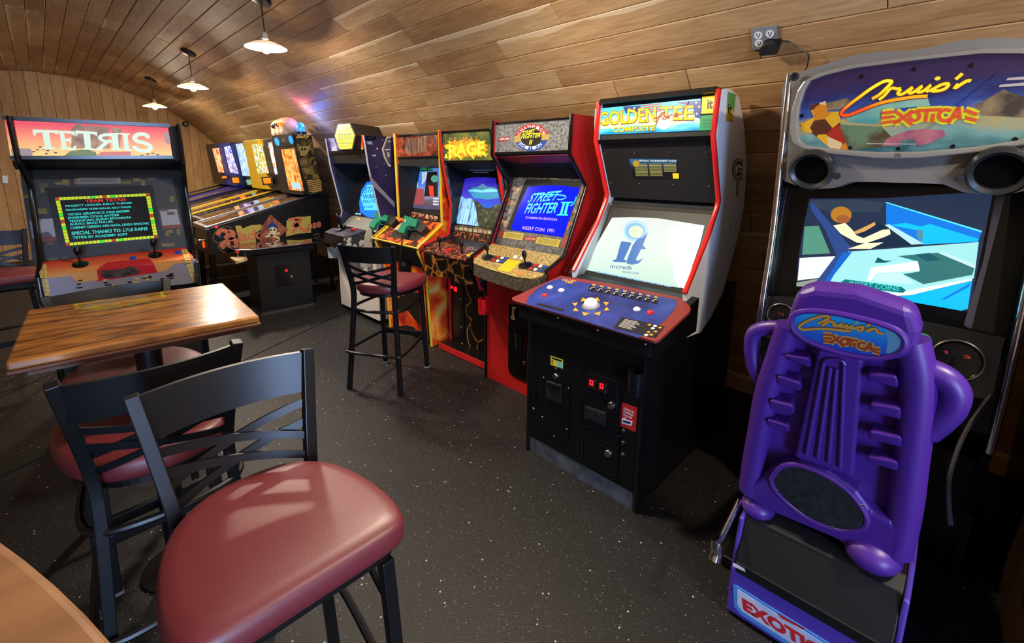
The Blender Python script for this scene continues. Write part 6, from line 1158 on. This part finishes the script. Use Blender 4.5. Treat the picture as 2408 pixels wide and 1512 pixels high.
art(bs_, 'ship_print', B1.off(.002), [C3([(1850, 770), (1990, 740), (2000, 850), (1880, 860)]), C3([(1890, 870), (2000, 870), (2020, 960), (1930, 970)]), C3([(2030, 960), (2050, 890), (2060, 950), (2110, 1000), (2030, 1010)])], A('sail print', [(.4, '#6a5a2a'), (.6, '#b09a54')], 14, emit=.05), .001)
stroke(bs_, 'wave_print', B1.off(.002), [C3([(1935+i*6, 1060+i*28), (1990, 1050+i*30), (2050, 1068+i*28), (2100, 1052+i*28), (2145, 1066+i*26)]) for i in range(6)], .012, M('wave cream', '#b08a4a', .45), .001)
CORAL = M('print coral', '#b8684a', .45); PARCH = M('print parchment', '#a89a48', .45)
sa_ = art(t, 'scroll_print', S1, [C4([(770, 408), (835, 405), (860, 440), (960, 400), (1080, 392), (1095, 440), (1000, 500), (1020, 590), (870, 640), (820, 610), (800, 520)]), C4([(1380, 345), (1500, 300), (1600, 300), (1665, 290), (1670, 490), (1520, 500), (1375, 535)])], PARCH, .0015)
for L in ([(560, 520), (590, 470), (650, 465), (690, 510), (650, 560)], [(690, 470), (745, 490), (740, 540), (700, 560), (780, 580), (770, 640), (700, 650), (680, 600), (650, 600), (612, 640), (650, 670)]): stroke(t, 'letter_print', S1, [C4(L)], .045, CORAL, .003)
text(t, 'name_lettering', S1, [('lack', *C4([(815, 600), (1075, 565), (810, 475)]))], CORAL, .003, bold=.03)
for L in ([(1400, 340), (1500, 325), (1550, 340), (1500, 400), (1440, 400)], [(1500, 330), (1480, 450), (1440, 480)], [(1500, 400), (1600, 470), (1640, 440)]): stroke(t, 'letter_print', S1, [C4(L)], .04, CORAL, .003)
text(t, 'name_lettering', S1, [('ose', *C4([(1625, 460), (1790, 420), (1620, 390)]))], CORAL, .003, bold=.03)
em = art(t, 'emblem_print', S1, C4([(1190, 275), (1400, 455), (1240, 580), (1065, 590), (1070, 440)]), A('emblem print', [(.4, '#6a3a28'), (.6, '#9a5a40')], 18), .003)
art(em, 'hat_print', S1.off(.003), C4([(1150, 450), (1165, 390), (1215, 360), (1260, 400), (1290, 450), (1235, 430)]), M('hat navy', '#1f2f7a', .45), .001)
art(em, 'skull_print', S1.off(.003), C4([(1170, 440), (1215, 420), (1265, 440), (1260, 480), (1240, 510), (1190, 505)]), M('skull cream', '#c8c0a0', .45), .0012)
art(em, 'skull_eyes', S1.off(.0042), [C4(ell(1192, 458, 12, 12, 10)), C4(ell(1235, 456, 12, 12, 10))], BLACK, .001)
stroke(em, 'bone_print', S1.off(.003), [C4([(1130, 540), (1300, 490)]), C4([(1160, 500), (1300, 560)])], .02, M('skull cream', '#c8c0a0'), .001, sm=0)
for c in ((590, 540), (1480, 390), (1105, 465), (1330, 430), (1195, 335)): art(t, 'rose_print', S1, C4(ell(*c, 26, 22, 12)), M('rose navy', '#1c2450', .45), .0025)
stroke(t, 'filigree_print', S1, [C4([(740, 440), (680, 415), (600, 430), (530, 490), (510, 560), (560, 610), (620, 590)]), C4([(600, 610), (570, 660), (640, 720), (760, 740)]), C4([(1640, 560), (1760, 540), (1750, 500), (1700, 520)])], .008, M('filigree brass', '#6a5a30', .45), .002)
disc(t, 'flipper_button', PY_(5.685), C4([(548, 420)])[0], .016, .01, M('glowing pink', '#ff2a50', .3, emit=1))
# toppers
tp_ = Vector((2.2, 6.1, 1.955))
sk_ = thing('skull_topper', 'cluster of pale skulls with glowing orange eyes on top of the nearest pinball machine', 'topper', tuple(tp_))
BONE = M('bone plastic', '#d8b89a', .5)
for dy, dz in ((.0, 0), (.16, -.01), (-.13, .0)):
    o = MB().ball(tp_+Vector((.0, dy, .11+dz)), .11, 18, .95).build('skull', BONE, sk_, smooth=True)
    MB().ball(tp_+Vector((-.05, dy, .04)), .06, 14).build('jaw', BONE, o, smooth=True)
    for e_ in (-.045, .03): MB().ball(tp_+Vector((-.098, dy+e_, .12+dz)), .024, 12).build('eye', E('eye orange', '#ff7a1e', 1.3) if dy < 0 else M('socket dark', '#3a1f18', .6), o, smooth=True)
bc = Vector((2.24, 5.72, 1.955)); t = thing('beacon', 'glowing blue beacon lamp on the corner of the nearest pinball machine', 'lamp', tuple(bc))
MB().lathe([(.06, 0), (.06, .03), (.045, .035)], bc).build('base', BLACK, t, smooth=True)
MB().lathe([(.045, .035), (.045, .1), (.03, .13), (.005, .14)], bc).build('dome', E('beacon blue', '#1f6aff', 3), t, smooth=True)
for nm, cl, en, p in (('beacon_light', (.05, .22, 1), 8, (.04, -.05, .13)), ('beacon_glow', (1, .12, .1), 2, (.02, .0, .3))):
    ld = bpy.data.lights.new(nm, 'POINT'); ld.energy = en; ld.color = cl; ld.shadow_soft_size = .03; lo = bpy.data.objects.new(nm, ld); COL.objects.link(lo); lo.parent = t; lo.location = p
# ------------------------------------------------------------------ cocktail table game
t = thing('cocktail_game', 'low black cocktail arcade table with dark glass top before the pinball machines', 'arcade machine', (1.77, 5.42, 0))
MB().box(1.49, 2.05, 5.25, 5.62, .02, .66).build('cabinet', M('cocktail black', '#070708', .45), t, bevel=.006)
MB().box(1.485, 2.055, 5.245, 5.62, 0, .022).build('kick_strip', STEEL, t)
MB().box(1.36, 2.1, 5.19, 5.62, .66, .735).build('table_body', BLACK, t, bevel=.02)
oc_ = [(1.42, 5.15), (2.14, 5.15), (2.2, 5.2), (2.2, 5.6), (2.14, 5.64), (1.36, 5.64), (1.30, 5.58), (1.30, 5.24)]
MB().prism([(x, y, .735) for x, y in oc_], (0, 0, .01)).build('glass_top', M('smoked glass', '#0a0a0c', .03, spec=.9, coat=1), t, bevel=.002)
MB().tube([(x, y, .739) for x, y in oc_], .006, 6, closed=True).build('glass_edge', STEEL, t, smooth=True)
cdp_ = PY_(5.25)
o = art(t, 'coin_door', cdp_, C4([(1235, 885), (1460, 850), (1475, 1110), (1260, 1130)]), BLKPL, .008)
art(o, 'coin_button', cdp_.off(.008), C4([(1362, 925), (1388, 922), (1390, 950), (1364, 952)]), RG, .004); disc(o, 'lock', cdp_.off(.008), C4([(1435, 1007)])[0], .014, .01, CHROME)
zp = PZ_(.665); pp3 = [zp.hit(q) for q in C4([(710, 780), (870, 760), (912, 785), (775, 826)])]
MB().prism(pp3, (0, 0, -.03)).build('control_shelf', A('shelf print', [(.4, '#b08a5a'), (.6, '#d8c8a0')], 20), t)
c = zp.hit(C4([(805, 780)])[0]); js = MB().cyl(c, c+Vector((0, 0, .045)), .006).build('joystick', CHROME, t); MB().ball(c+Vector((0, 0, .06)), .022).build('ball', REDB, js, smooth=True)
